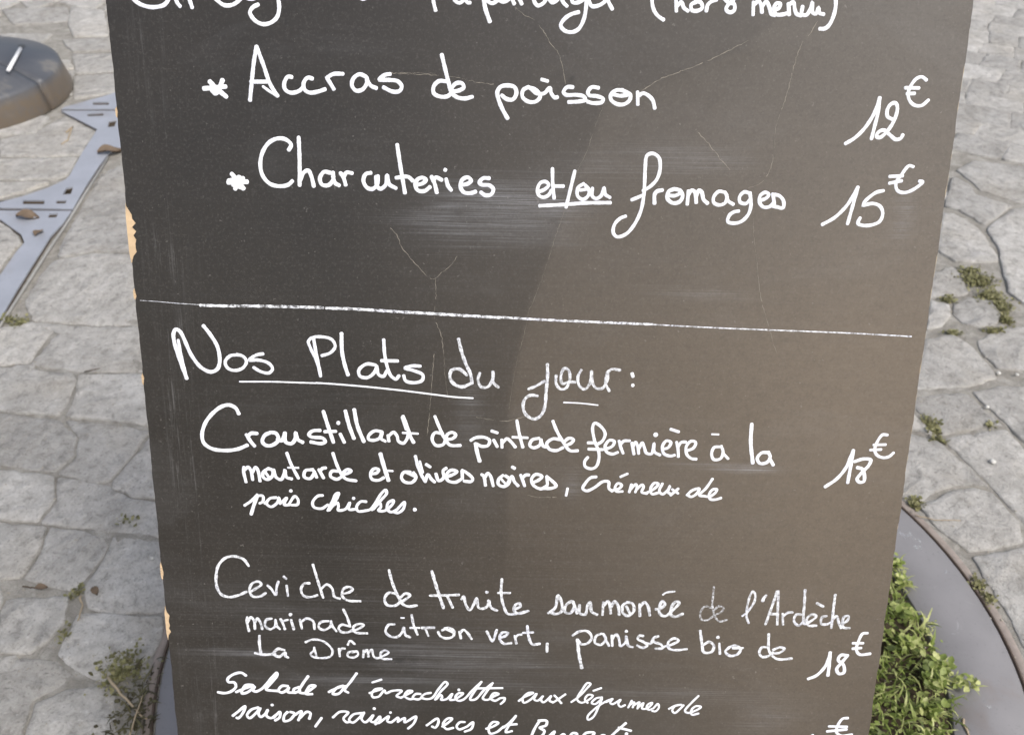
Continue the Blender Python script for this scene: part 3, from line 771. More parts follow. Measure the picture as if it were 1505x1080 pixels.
WD = """En|solid|263;-2674,2652 -2668,2617 -2634,2583 -2580,2559 -2515,2553 -2447,2570 -2411,2612 -2402,2656|263;-2374,2657 -2357,2587 -2338,2561|263;-2285,2658 -2267,2597 -2255,2554
Supplement|solid|263;-2131,2661 -2079,2605 -2030,2573 -1968,2580 -1919,2616 -1888,2656|262;-1898,2647 -1862,2620 -1825,2620 -1786,2640
Supplement|solid|264;-1663,2668 -1653,2563 -1672,2501 -1721,2463 -1778,2455 -1829,2481 -1857,2529 -1836,2562 -1797,2582
Supplement|solid|262;-1108,2651 -1071,2629 -1043,2644
l|solid|244;-589,2686 -585,2616 -571,2563
a|solid|225;-449,2653 -439,2629 -407,2615 -379,2633 -371,2659|225;-377,2646 -350,2618 -332,2618
partager|solid|281;-246,2692 -229,2587 -196,2497|253;-216,2631 -183,2616 -150,2632 -139,2658|252;-131,2634 -103,2626 -66,2646 -57,2660 -28,2615|253;-1,2661 23,2615|253;94,2688 112,2627 136,2606 178,2628 188,2651|252;205,2655 234,2628 261,2639 291,2665 308,2631 335,2606|253;363,2667 374,2632 407,2630 448,2650|255;467,2686 467,2598 453,2518 418,2456 371,2437 324,2447 296,2480 321,2523 367,2554 418,2569|252;486,2642 506,2609 557,2615 598,2644 608,2671 622,2636 649,2592
(|solid|244;923,2711 921,2641 938,2588 968,2552 1008,2528
hors|solid|253;1080,2704 1092,2586|253;1099,2622 1121,2646 1142,2609 1172,2588|253;1228,2650 1191,2628 1199,2594 1240,2591 1269,2611 1257,2644 1219,2653|252;1298,2590 1305,2629 1331,2654 1363,2665|253;1403,2684 1443,2649 1487,2637 1490,2597 1460,2584 1433,2603 1445,2632 1480,2663
menu|solid|252;1623,2571 1619,2652|252;1622,2635 1653,2660 1675,2627 1683,2587|252;1681,2627 1706,2658 1732,2619 1748,2577 1774,2571|253;1770,2606 1797,2618 1804,2646 1776,2646 1763,2611 1782,2577 1825,2576 1861,2586|253;1860,2647 1872,2575|252;1863,2639 1893,2657 1907,2613 1923,2582 1956,2571|253;1960,2631 1960,2580 1993,2577 2019,2624 2024,2659 2034,2593 2058,2585 2071,2624 2081,2591 2113,2583
)|solid|263;2175,2731 2189,2635 2178,2560 2156,2511 2130,2490 2095,2488
bullet|solid|317;-2215,2018 -2060,2034|317;-2170,2067 -2130,2024 -2059,1965|317;-2078,2078 -2100,2034 -2142,1985|318;-2168,2023 -2132,1987 -2101,2024
Accras|solid|267;-1893,1943 -1872,2074 -1848,2212 -1825,2307|269;-1825,2307 -1784,2185 -1744,2058 -1695,1976|269;-1879,2070 -1751,2072|192;-1795,2039 -1747,2005 -1702,1978|269;-1588,2106 -1615,2108 -1642,2069 -1640,2023 -1603,2000 -1545,2011 -1515,2034|269;-1443,2098 -1475,2104 -1505,2071 -1503,2025 -1468,2003 -1410,2010 -1356,2028|268;-1294,2029 -1317,2067 -1341,2106 -1341,2106 -1295,2131 -1226,2134|269;-1064,2117 -1109,2133 -1153,2105 -1166,2058 -1138,2022 -1093,2030 -1060,2074 -1059,2111|269;-1059,2097 -1030,2056 -993,2041|268;-894,2138 -932,2131 -971,2100 -971,2098 -904,2098 -842,2090 -814,2057 -829,2025 -877,2019 -943,2048
de|solid|269;-530,2274 -511,2197 -483,2088 -464,2024 -425,1990 -367,1981 -315,1994|269;-497,2095 -550,2096 -588,2059 -587,2013 -541,1991 -492,1994 -464,2015|268;-459,2026 -406,2036 -375,2058 -387,2083 -425,2085 -454,2061 -466,2033
poisson|solid|278;-63,1850 -103,1919 -133,1993 -138,2031 -115,2065 -67,2075 -17,2064 -3,2023 -27,1981 -70,1982 -106,2007|260;82,2068 44,2044 40,2000 84,1967 137,1970 167,2007 135,2048 87,2063|259;97,2057 141,2025 193,2026 233,2063 243,2027 271,1998 288,2002|258;174,2119 215,2109|259;395,2071 353,2070 330,2037 347,2019 424,2019 472,2010 488,1987 445,1975 368,1969|259;576,2069 528,2073 502,2040 511,2019 569,2012 613,1994 604,1973 542,1965 503,1974|260;749,2056 701,2055 666,2025 667,1992 710,1962 763,1961 800,1990 803,2027 754,2052|259;683,2027 732,2018 798,2027|259;860,1961 853,2046|259;857,2017 894,2038 938,2018 966,1988 982,1937
12|solid|251;2365,1715 2423,1752 2484,1816 2532,1897 2557,1963 2572,2037|251;2572,2037 2572,1935 2559,1832 2548,1751|252;2678,1890 2644,1908 2636,1953 2655,1992 2687,2002 2705,1974 2703,1918 2682,1853 2642,1791 2607,1762 2582,1768 2592,1799 2629,1814 2672,1785 2725,1750 2758,1760 2769,1784
€|solid|230;2886,2160 2851,2181 2815,2170 2781,2121 2769,2068 2788,2017 2828,1988 2876,1988 2919,2026|229;2743,2106 2841,2106|230;2760,2066 2815,2069
bullet|solid|326;-2088,1366 -1949,1373|326;-2057,1427 -2016,1379 -1978,1323|327;-2004,1407 -2039,1320|326;-2083,1378 -1975,1397|327;-2052,1349 -1989,1331
Charcuteries|solid|275;-1635,1603 -1616,1641 -1655,1678 -1714,1682 -1774,1653 -1824,1585 -1846,1498 -1834,1421 -1788,1364 -1722,1345 -1652,1356 -1619,1384|275;-1559,1694 -1560,1532 -1568,1353|276;-1564,1387 -1534,1446 -1501,1461 -1479,1418 -1465,1348|277;-1340,1447 -1386,1453 -1418,1407 -1405,1362 -1357,1359 -1322,1401 -1322,1451|276;-1324,1420 -1308,1374 -1279,1358|276;-1232,1362 -1247,1417 -1268,1448|276;-1247,1417 -1224,1451 -1183,1447|277;-1047,1452 -1085,1442 -1103,1395 -1079,1347 -1040,1336 -1005,1367 -996,1431|276;-1010,1426 -1005,1358 -981,1339 -941,1369 -929,1437 -916,1374 -867,1345|275;-853,1654 -831,1496 -802,1312|276;-865,1420 -778,1428 -744,1401|276;-717,1370 -670,1385 -648,1408 -672,1424 -709,1411 -727,1370 -708,1333 -659,1329 -619,1359|276;-570,1318 -586,1384 -608,1433|276;-596,1399 -576,1428 -534,1410|276;-502,1417 -488,1369 -465,1338|295;-510,1483 -506,1481|276;-392,1376 -344,1387 -320,1410 -345,1432 -384,1415 -399,1368 -374,1325 -324,1319 -287,1331|276;-189,1428 -234,1427 -261,1395 -241,1381 -187,1377 -159,1351 -174,1313 -216,1305 -250,1327
et/ou|solid|247;171,1337 212,1354 243,1387 222,1410 183,1402 163,1358 172,1314 206,1298 245,1316 263,1350|246;267,1505 272,1399 285,1292|246;290,1380 351,1381|247;429,1491 404,1372 374,1229|247;497,1401 458,1373 455,1314 493,1287 532,1314 538,1355 507,1391|247;474,1354 533,1364|247;562,1370 561,1316 590,1295 628,1317 646,1374 656,1328 693,1304|248;180,1236 364,1249 532,1263 698,1267
fromages|solid|247;852,1290 886,1304 930,1324|247;931,1357 980,1387 1027,1441 1046,1519 1032,1595 986,1623 946,1608 938,1527 940,1410 938,1313 921,1204 877,1104 821,1038 756,1019 728,1052 737,1112 775,1154 814,1171|276;1020,1267 1018,1334 1033,1354 1072,1364|277;1157,1373 1119,1355 1112,1306 1154,1272 1203,1283 1222,1323 1202,1361 1157,1375|247;1124,1326 1165,1325 1209,1345|247;1260,1264 1262,1362|276;1265,1338 1286,1366 1310,1354 1325,1278|276;1323,1329 1338,1367 1359,1354 1377,1301 1408,1274|247;1531,1354 1484,1361 1450,1322 1452,1282 1492,1263 1535,1279 1546,1323 1529,1357|247;1540,1343 1558,1294 1597,1270|247;1712,1351 1669,1360 1638,1325 1646,1286 1689,1277 1716,1307|249;1711,1356 1726,1268 1712,1198 1665,1146 1606,1132 1566,1144 1574,1189 1605,1214 1641,1222|247;1781,1298 1829,1316 1851,1343 1825,1360 1789,1337 1787,1288 1819,1254 1864,1258 1892,1290|248;1875,1347 1925,1338 1961,1301 1962,1250 1918,1256 1883,1262|247;1880,1344 1896,1280
15|solid|247;2262,1133 2351,1189 2430,1280 2470,1359 2493,1410|247;2493,1410 2473,1290 2448,1141|247;2681,1387 2626,1371 2555,1306 2544,1277 2544,1277 2616,1293 2670,1274 2696,1225 2682,1165 2626,1137 2556,1133 2523,1148 2535,1188
€|solid|236;2875,1561 2842,1567 2798,1505 2765,1442 2782,1391 2833,1375 2899,1400 2958,1455 2932,1459|235;2712,1489 2807,1495|235;2716,1441 2804,1460
rule_line|rule|41;-2813,477 -2691,471 -2539,460 -2355,451|205;-2360,447 -2181,446 -1925,449 -1669,448 -1433,446|205;-1409,443 -1204,440 -999,431 -794,422 -589,414 -384,405 -97,393|175;-103,396 30,391 236,382 442,375 750,366 1059,359|103;1038,358 1530,340 2047,328 2564,316 3032,298
Nos|solid|282;-2509,-133 -2546,-1 -2580,150 -2581,225 -2561,257 -2531,241 -2458,55 -2392,-41 -2322,-76 -2270,-55 -2245,5 -2253,123 -2300,219 -2349,289|240;-2550,172 -2537,43 -2511,-120|241;-2093,64 -2161,55 -2203,6 -2186,-43 -2133,-61 -2068,-38 -2039,14 -2063,54 -2109,66|240;-1907,76 -1963,64 -2014,27 -2013,22 -1950,26 -1868,1 -1841,-42 -1872,-76 -1934,-66 -1987,-34
underline|solid|126;-2102,-151 -1855,-147 -1646,-150 -1510,-152|137;-1510,-150 -1432,-153 -1118,-174 -803,-204 -593,-228 -435,-245 -299,-251
Plats|solid|228;-1474,-96 -1498,18 -1545,136 -1556,179 -1529,209 -1448,218 -1377,198 -1353,145 -1391,94 -1459,69|250;-1516,206 -1500,83 -1474,-85|282;-1301,248 -1302,108 -1285,1 -1262,-81|251;-1048,3 -1118,9 -1177,-41 -1171,-87 -1116,-100 -1062,-61 -1038,-6|251;-1038,-17 -1026,-73 -990,-87 -963,-43|251;-981,205 -976,93 -957,-15 -932,-80 -894,-107 -869,-79|250;-1003,38 -877,38|251;-704,0 -764,1 -821,-15 -819,-19 -749,-39 -686,-70 -692,-114 -750,-134 -818,-120 -833,-78
du|chalk|250;-410,221 -394,146 -360,39 -318,-58 -308,-113|251;-347,-64 -404,-18 -462,-28 -477,-83 -444,-139 -383,-160 -305,-126|210;-247,-46 -260,-101 -236,-157 -184,-156 -151,-99 -146,-33|209;-143,-44 -140,-123 -102,-158
jour|chalk|210;130,-171 197,-139 254,-103|233;271,31 275,-59 267,-190 262,-301 235,-380 183,-415 118,-382 91,-316 105,-251 147,-220 201,-225|208;341,-57 343,-123 376,-166 418,-160 447,-88 434,-12 402,0 378,-57 391,-122 437,-110 490,-109|208;533,-10 509,-65 522,-136 565,-165 603,-118 612,-20 626,-118 654,-156 701,-155 735,-94 739,-17|208;739,-23 767,-1 832,-7|209;732,-28 725,-116 756,-176
:|solid|271;925,-34 933,-57|272;933,-128 938,-128
underline|solid|116;406,-276 527,-280 672,-294
Croustillant|solid|288;-2125,-414 -2146,-368 -2194,-343 -2254,-356 -2326,-410 -2391,-492 -2425,-588 -2417,-661 -2358,-708 -2259,-722 -2159,-710 -2075,-674|288;-2018,-680 -2045,-644 -2077,-586|287;-2068,-607 -2041,-575 -1992,-574|288;-1882,-562 -1933,-589 -1954,-642 -1926,-673 -1878,-670 -1826,-624 -1843,-571 -1882,-562|288;-1836,-619 -1801,-629 -1773,-565|288;-1771,-565 -1772,-639 -1728,-654 -1695,-616 -1689,-561 -1675,-616 -1636,-642|268;-1495,-539 -1555,-545 -1586,-577 -1567,-595 -1478,-604 -1457,-631 -1490,-649 -1574,-637|286;-1464,-381 -1434,-496 -1395,-637|257;-1461,-549 -1372,-544|288;-1338,-567 -1309,-635|316;-1353,-473 -1348,-475|296;-1292,-374 -1266,-497 -1232,-601|296;-1223,-362 -1202,-495 -1155,-626|248;-1011,-542 -1068,-535 -1116,-576 -1118,-604 -1080,-614 -1032,-595 -1009,-542|248;-1009,-555 -1020,-597 -986,-620|248;-958,-619 -964,-570|248;-962,-580 -920,-543 -893,-574 -882,-618 -844,-633 -814,-593 -801,-540|277;-843,-410 -812,-499 -786,-582 -763,-626|178;-853,-418 -823,-520|178;-848,-547 -729,-552
de|solid|248;-595,-406 -561,-494 -519,-588 -477,-642 -396,-644|248;-541,-546 -596,-542 -618,-595 -588,-647 -532,-639 -512,-598|247;-512,-596 -457,-587 -432,-557 -457,-536 -495,-551 -512,-588
pintade|solid|248;-314,-600 -279,-578 -210,-572 -167,-597 -179,-640 -229,-648 -267,-628|298;-277,-626 -263,-700 -243,-774|248;-135,-593 -105,-649|247;-151,-518 -106,-533|248;-68,-654 -71,-590|248;-66,-617 -31,-581 -1,-602 37,-650|247;45,-430 67,-545 96,-651|198;13,-567 132,-571|248;221,-574 169,-588 150,-634 180,-654 227,-632 238,-584|248;238,-595 257,-639 297,-649|248;326,-430 358,-508 415,-608 467,-673 529,-674|248;395,-584 330,-577 284,-615 300,-660 358,-675 411,-650|247;428,-634 477,-610 493,-582 458,-570 420,-600
fermière|solid|235;607,-607 671,-606|235;614,-659 727,-662|235;669,-626 721,-588 739,-526 697,-464 653,-442 639,-476 659,-589 695,-680 698,-749 679,-807 642,-825 593,-806 588,-763 611,-728|235;742,-659 800,-632 814,-592 776,-582 743,-633 756,-679 803,-698 845,-683|235;888,-690 864,-631 851,-586|234;861,-622 888,-587 934,-584|234;974,-696 953,-601|235;962,-635 982,-595 1003,-640 1011,-691|235;1012,-646 1035,-599 1053,-639 1072,-685 1113,-689 1127,-603 1133,-672 1180,-700|361;1133,-527 1139,-533|235;1198,-650 1240,-636 1259,-592 1224,-579 1195,-625 1211,-688 1264,-706 1295,-698|234;1250,-482 1315,-503|235;1326,-712 1319,-646 1304,-589|234;1318,-628 1342,-590 1376,-587|235;1381,-664 1441,-634 1454,-588 1418,-579 1383,-622 1391,-690 1428,-724 1469,-729
à|solid|235;1656,-622 1603,-629 1587,-684 1608,-730 1659,-722 1676,-667 1658,-616|235;1675,-676 1720,-721|149;1576,-519 1630,-520
la|solid|287;1882,-429 1887,-578 1918,-755|257;2033,-663 1980,-668 1950,-714 1975,-756 2028,-747 2051,-701 2031,-659|257;2046,-712 2082,-769
18|solid|268;2511,-947 2595,-878 2659,-781 2686,-689 2701,-633|268;2701,-633 2695,-769 2687,-908|269;2719,-728 2789,-704 2846,-711 2838,-755 2792,-816 2758,-875 2779,-901 2813,-894 2811,-836 2789,-790 2747,-777
€|solid|235;2953,-501 2915,-500 2880,-559 2868,-628 2895,-673 2948,-691 2990,-679 3020,-648|234;2855,-585 2948,-581|234;2834,-628 2918,-622
moutarde|solid|251;-2105,-988 -2119,-891 -2114,-861|251;-2113,-886 -2079,-860 -2060,-890 -2050,-968|251;-2049,-903 -2019,-859 -2003,-889 -1993,-978|251;-1919,-868 -1961,-899 -1966,-942 -1932,-963 -1892,-932 -1890,-882 -1919,-868|251;-1950,-893 -1918,-947|251;-1877,-878 -1863,-940 -1824,-961 -1796,-909 -1789,-876 -1780,-939 -1738,-954|250;-1767,-734 -1737,-830 -1685,-948|180;-1763,-858 -1681,-858|251;-1577,-872 -1627,-882 -1637,-936 -1592,-948 -1558,-894 -1569,-868|251;-1557,-886 -1539,-937|250;-1484,-941 -1519,-869|250;-1511,-885 -1488,-858 -1463,-854|251;-1403,-728 -1372,-834 -1338,-911 -1306,-946 -1226,-961|251;-1359,-882 -1417,-883 -1429,-924 -1381,-950 -1335,-925|250;-1330,-911 -1279,-892 -1263,-875 -1293,-865 -1327,-889
et|solid|241;-1104,-900 -1059,-889 -1043,-861 -1078,-854 -1109,-893 -1100,-943 -1050,-953 -1004,-929|321;-1027,-727 -1007,-810 -984,-896 -968,-952|180;-988,-869 -933,-871
olives|solid|251;-793,-876 -846,-882 -864,-926 -839,-963 -779,-965 -748,-918 -768,-881|251;-818,-884 -758,-913|251;-751,-741 -735,-816 -708,-893 -676,-957|180;-717,-783 -693,-880|251;-676,-957 -653,-895 -628,-932 -600,-959|250;-667,-809 -635,-830|251;-590,-888 -568,-948 -528,-920 -532,-860 -507,-838|250;-498,-910 -447,-888 -422,-866 -467,-854 -503,-887 -498,-941 -437,-958 -377,-922|251;-382,-854 -347,-873 -297,-926 -309,-948 -367,-946|251;-382,-857 -379,-917
noires|solid|251;-227,-887 -209,-903 -196,-981|251;-205,-919 -177,-875 -155,-902 -134,-983|251;-57,-891 -89,-922 -94,-966 -55,-987 -13,-964 -4,-923 -37,-894|181;-76,-917 -30,-970|251;-21,-964 14,-899 34,-944 65,-979|250;15,-818 35,-830|251;117,-980 96,-919 83,-887|250;96,-913 124,-886 149,-885|251;175,-952 225,-929 254,-896 205,-879 171,-917 186,-971 247,-1003 298,-971|251;289,-896 325,-925 369,-977 332,-996 267,-999|251;291,-901 298,-958
,|solid|202;460,-996 450,-1059
crémeux|solid|238;685,-894 642,-901 601,-948 581,-995 612,-1015 676,-984 738,-934 784,-935 790,-991 818,-1014|216;820,-1008 871,-990 891,-962 860,-946 838,-981 850,-1014 899,-1015|215;877,-890 931,-863|216;953,-1020 968,-953|216;963,-994 1001,-952 1013,-970 1002,-1019|216;1012,-993 1053,-954 1065,-971 1053,-1018 1095,-1029|216;1095,-1023 1152,-987 1182,-945 1151,-938 1122,-985 1135,-1032 1187,-1021|216;1214,-942 1193,-1007 1220,-1033 1261,-994 1275,-961 1264,-1018 1295,-1029|216;1285,-1041 1343,-983|216;1295,-990 1344,-1024
de|solid|216;1415,-1038 1456,-996 1511,-980 1490,-1027 1449,-1052 1426,-1040|216;1610,-894 1563,-977 1515,-1036 1557,-1044 1595,-1047 1641,-1013 1652,-984 1617,-987 1591,-1035 1607,-1070 1646,-1072 1690,-1057
pois|solid|223;-2130,-1192 -2077,-1154 -2021,-1096|274;-2021,-1107 -2053,-1185 -2081,-1268|223;-2021,-1105 -1978,-1106 -1981,-1156 -2007,-1171|223;-1966,-1172 -1934,-1138|223;-1870,-1117 -1923,-1127 -1951,-1172 -1917,-1199 -1864,-1161 -1850,-1117 -1843,-1170|223;-1843,-1170 -1786,-1119 -1810,-1178 -1764,-1179|272;-1753,-1056 -1748,-1060|223;-1774,-1177 -1720,-1104 -1696,-1134 -1703,-1175 -1749,-1181
chiches|solid|223;-1497,-1092 -1536,-1098 -1581,-1154 -1572,-1195 -1512,-1207 -1460,-1173|222;-1462,-1224 -1418,-1133 -1391,-1078 -1367,-1068 -1379,-1105 -1430,-1190|223;-1450,-1220 -1409,-1171 -1380,-1154 -1375,-1187 -1379,-1218 -1320,-1208 -1282,-1152 -1291,-1208 -1233,-1207|263;-1253,-1111 -1248,-1113|223;-1150,-1139 -1194,-1140 -1228,-1184 -1219,-1223 -1158,-1218 -1117,-1204 -1022,-1060 -991,-1034 -984,-1061 -1034,-1126 -1107,-1210|223;-1094,-1204 -1042,-1148 -1033,-1181 -1054,-1214 -1005,-1216 -933,-1146 -931,-1124 -974,-1146 -983,-1202 -953,-1226 -904,-1203|223;-914,-1214 -842,-1138 -855,-1199 -902,-1234 -930,-1225
.|solid|324;-764,-1201 -758,-1202
Ceviche|chalk2|229;-2130,-1730 -2166,-1673 -2236,-1646 -2309,-1659 -2376,-1729 -2404,-1833 -2404,-1926 -2374,-1995 -2313,-2020 -2228,-2001 -2162,-1968|208;-2133,-1970 -2078,-1934 -2035,-1898 -2054,-1873 -2107,-1888 -2137,-1956 -2114,-2008 -2052,-2009 -2003,-1976|209;-1983,-1906 -1954,-1940 -1923,-1992 -1909,-1916 -1893,-1869|209;-1827,-1905 -1821,-1999|208;-1846,-1822 -1826,-1842|209;-1637,-1878 -1680,-1883 -1709,-1936 -1691,-1994 -1644,-2007 -1576,-1988|208;-1602,-1708 -1574,-1829 -1530,-2012|208;-1542,-1927 -1494,-1887 -1453,-1921 -1435,-2000 -1392,-2017|208;-1372,-1972 -1309,-1954 -1282,-1924 -1317,-1905 -1360,-1929 -1372,-1988 -1332,-2030 -1222,-2037
marinade|chalk2|211;-2164,-2337 -2176,-2240 -2170,-2206|211;-2169,-2254 -2137,-2205 -2116,-2241 -2112,-2316|211;-2112,-2264 -2085,-2216 -2064,-2252 -2051,-2315|211;-1967,-2214 -2012,-2227 -2025,-2284 -1985,-2316 -1941,-2285 -1936,-2223 -1928,-2282 -1904,-2312|211;-1861,-2313 -1876,-2257 -1893,-2216|211;-1873,-2236 -1833,-2223|211;-1806,-2223 -1787,-2312|294;-1811,-2171 -1806,-2175|211;-1719,-2305 -1728,-2243 -1732,-2219|211;-1726,-2245 -1674,-2208 -1623,-2231 -1613,-2306|211;-1494,-2228 -1558,-2239 -1578,-2287 -1540,-2313 -1477,-2276 -1473,-2226 -1464,-2273 -1431,-2323|210;-1366,-2117 -1337,-2187 -1314,-2276|211;-1324,-2273 -1387,-2262 -1412,-2298 -1384,-2331 -1331,-2330 -1293,-2308|211;-1294,-2320 -1224,-2283 -1202,-2258 -1244,-2251 -1287,-2282 -1276,-2329 -1173,-2339
La|chalk2|234;-2079,-2381 -2083,-2454 -2077,-2539|234;-2125,-2546 -2052,-2560 -1955,-2551|235;-1877,-2513 -1929,-2502 -1969,-2549 -1925,-2578 -1872,-2537 -1869,-2571 -1848,-2583
Drôme|chalk2|192;-1695,-2434 -1641,-2409 -1567,-2413 -1505,-2454 -1470,-2514 -1488,-2563 -1552,-2583 -1637,-2572 -1657,-2545 -1626,-2511 -1623,-2481|192;-1623,-2495 -1608,-2566|191;-1411,-2564 -1416,-2489|191;-1415,-2519 -1389,-2488 -1366,-2488|192;-1294,-2511 -1335,-2524 -1344,-2560 -1296,-2572 -1258,-2547 -1263,-2513 -1305,-2523|191;-1340,-2451 -1318,-2411 -1280,-2444|191;-1214,-2569 -1207,-2502|191;-1208,-2529 -1180,-2495 -1169,-2562|191;-1168,-2528 -1141,-2494 -1123,-2561 -1097,-2575 -1038,-2549 -1000,-2518 -1026,-2498 -1064,-2523 -1060,-2574 -975,-2582
de|chalk2|230;-979,-1747 -956,-1856 -911,-1983 -876,-2053 -829,-2078 -756,-2068|230;-921,-1962 -984,-1955 -1021,-2009 -1002,-2067 -934,-2072 -881,-2024|229;-886,-2041 -828,-1996 -810,-1972 -848,-1959 -888,-1994
truite|chalk|260;-628,-1751 -587,-1907 -534,-2087|219;-645,-1974 -546,-1970 -405,-1962|262;-502,-1975 -458,-2080|220;-384,-2002 -367,-1975 -348,-2054 -316,-2101 -285,-2053 -259,-1990 -243,-2076 -212,-2087 -170,-2063 -160,-2009 -138,-2076 -88,-2102|281;-178,-1931 -173,-1934|220;-53,-1809 -57,-1943 -34,-2060 1,-2130 72,-2129|219;-83,-1938 16,-1936|247;49,-2091 101,-2061 96,-2033 63,-2046 52,-2097 78,-2125 170,-2101
citron|chalk2|212;-945,-2250 -990,-2253 -1020,-2317 -981,-2364 -918,-2365 -877,-2314 -867,-2278 -852,-2350 -815,-2369|147;-888,-2187 -862,-2186|211;-799,-2158 -784,-2253 -752,-2342|211;-811,-2279 -737,-2278|211;-662,-2352 -684,-2289|211;-716,-2277 -611,-2273|211;-579,-2314 -558,-2356 -505,-2373 -453,-2350 -450,-2296 -495,-2273 -547,-2298|211;-526,-2277 -442,-2320|211;-389,-2371 -400,-2307|211;-400,-2323 -368,-2289 -336,-2315 -299,-2375
vert|chalk2|212;-173,-2300 -151,-2348 -125,-2392 -89,-2284|211;-64,-2360 -19,-2342 6,-2311 -41,-2310 -67,-2358 -29,-2414 34,-2407|211;77,-2412 62,-2338|211;65,-2358 86,-2331 118,-2324|228;165,-2242 178,-2339 211,-2416 274,-2408|227;132,-2307 214,-2302
,|chalk2|228;336,-2407 336,-2485
saumonée|chalk|236;337,-2117 392,-2068 413,-1951 447,-2026 444,-2102 399,-2125 359,-2113|236;525,-2002 483,-2038 474,-2102 517,-2116 549,-2056 536,-2005 555,-2049 576,-2115|236;593,-2036 598,-2112 642,-2124 663,-2035 682,-2009 697,-2097 743,-2124|236;788,-2124 789,-2007|236;793,-2038 828,-1996 847,-2044 855,-2110|236;855,-2050 884,-1995 914,-2042 926,-2121|237;988,-2003 953,-2031 957,-2105 1003,-2130 1046,-2080 1031,-2015 985,-2003|237;982,-2041 1013,-2104|236;1099,-2130 1090,-2020|236;1094,-2045 1131,-2000 1162,-2040 1180,-2122|236;1225,-2064 1269,-2054 1300,-2012 1276,-1987 1257,-2036 1261,-2102 1308,-2126 1361,-2078 1417,-1997 1389,-1989 1358,-2034 1354,-2110 1389,-2131 1453,-2102|168;1278,-1928 1300,-1909 1372,-1895
de|faint|169;1692,-1851 1692,-1926 1694,-2027 1725,-2128 1767,-2168 1822,-2152|169;1690,-2042 1633,-2031 1598,-2092 1613,-2152 1665,-2157 1707,-2118|168;1712,-2109 1771,-2079 1787,-2040 1745,-2026 1709,-2067
l'|chalk|190;1949,-2113 1985,-2078 2038,-1972 2034,-1901 2016,-1885 1995,-1933 1982,-2034 1986,-2123 2008,-2180|246;2128,-1920 2111,-1946 2105,-1971
Ardèche|chalk|213;2148,-2190 2184,-2030 2216,-1878|213;2227,-1878 2235,-2016 2246,-2188|214;2167,-2090 2245,-2089|214;2294,-2187 2281,-2085|214;2289,-2107 2323,-2074 2362,-2071|214;2445,-1861 2451,-1987 2457,-2114 2469,-2177 2533,-2140 2562,-2101 2527,-2087 2486,-2126 2504,-2189 2572,-2191|214;2443,-2091 2395,-2092 2382,-2153 2425,-2194 2461,-2158|213;2555,-1982 2611,-2012|214;2647,-2100 2611,-2113 2612,-2174 2661,-2176 2687,-2160|213;2697,-1900 2697,-2045 2699,-2211|214;2696,-2137 2731,-2098 2755,-2159 2780,-2210|214;2785,-2174 2826,-2134 2829,-2096 2796,-2101 2785,-2171 2802,-2205 2851,-2208
18|solid|275;2558,-2704 2623,-2670 2684,-2589 2709,-2510 2716,-2444|274;2716,-2450 2721,-2562 2721,-2668|275;2867,-2470 2810,-2468 2790,-2514 2841,-2562 2852,-2636 2813,-2648 2788,-2603 2817,-2549 2862,-2476
€|solid|250;3006,-2254 2967,-2260 2940,-2335 2932,-2414 2966,-2459 3053,-2450|250;2896,-2352 2981,-2350|250;2900,-2404 2970,-2396
panisse|chalk2|216;547,-2325 603,-2285 671,-2284 707,-2341 675,-2396 624,-2407 597,-2376|263;588,-2363 605,-2499 635,-2637|216;787,-2303 743,-2327 738,-2392 789,-2407 824,-2354 802,-2303|216;824,-2358 855,-2418|216;883,-2418 874,-2318|216;880,-2350 910,-2305 935,-2349 952,-2417 993,-2377 996,-2322 1018,-2413 1055,-2425|272;991,-2275 997,-2278|216;1138,-2319 1109,-2314 1092,-2346 1141,-2374 1177,-2407 1133,-2430 1092,-2409|216;1164,-2384 1204,-2389 1219,-2344|216;1263,-2317 1224,-2337 1232,-2372 1290,-2394 1306,-2429 1247,-2437|216;1309,-2420 1342,-2409|216;1348,-2409 1403,-2382 1436,-2355 1400,-2334 1351,-2370 1361,-2432 1419,-2446 1509,-2435
bio|chalk2|227;1610,-2259 1629,-2362 1647,-2452|228;1645,-2394 1691,-2363 1734,-2398 1721,-2457 1665,-2468 1640,-2442|228;1778,-2378 1791,-2475|295;1760,-2317 1765,-2320|228;1866,-2409 1835,-2455 1884,-2493 1940,-2475 1961,-2423 1910,-2395 1866,-2409|228;1895,-2419 1980,-2416
de|chalk2|217;2184,-2279 2189,-2350 2198,-2428 2238,-2490 2287,-2518 2400,-2509|217;2185,-2405 2139,-2406 2121,-2456 2147,-2497 2204,-2487 2235,-2454|216;2235,-2460 2292,-2455 2328,-2415 2287,-2403 2233,-2430
Salade|solid|241;-2216,-2767 -2255,-2740 -2323,-2758 -2374,-2803 -2370,-2833 -2319,-2838 -2310,-2880 -2354,-2926 -2413,-2944 -2466,-2936|242;-2311,-2931 -2256,-2904 -2164,-2860 -2224,-2862 -2263,-2941 -2219,-2934 -2158,-2883 -2145,-2868 -2164,-2913 -2141,-2922 -2081,-2887 -2008,-2796 -1952,-2734 -1953,-2764 -2011,-2841 -2051,-2900 -2005,-2910 -1956,-2912|242;-1865,-2862 -1915,-2863 -1947,-2909 -1919,-2928 -1869,-2894 -1856,-2871 -1868,-2922 -1822,-2926|242;-1769,-2871 -1815,-2893 -1812,-2926 -1763,-2905|241;-1687,-2762 -1741,-2846 -1771,-2916 -1730,-2930 -1655,-2880 -1630,-2855 -1674,-2856 -1705,-2902 -1714,-2935 -1660,-2937
d'|solid|232;-1517,-2915 -1472,-2888 -1392,-2850 -1452,-2876 -1484,-2933 -1435,-2930 -1374,-2852|232;-1274,-2726 -1325,-2805 -1381,-2895 -1352,-2917|193;-1143,-2813 -1065,-2783
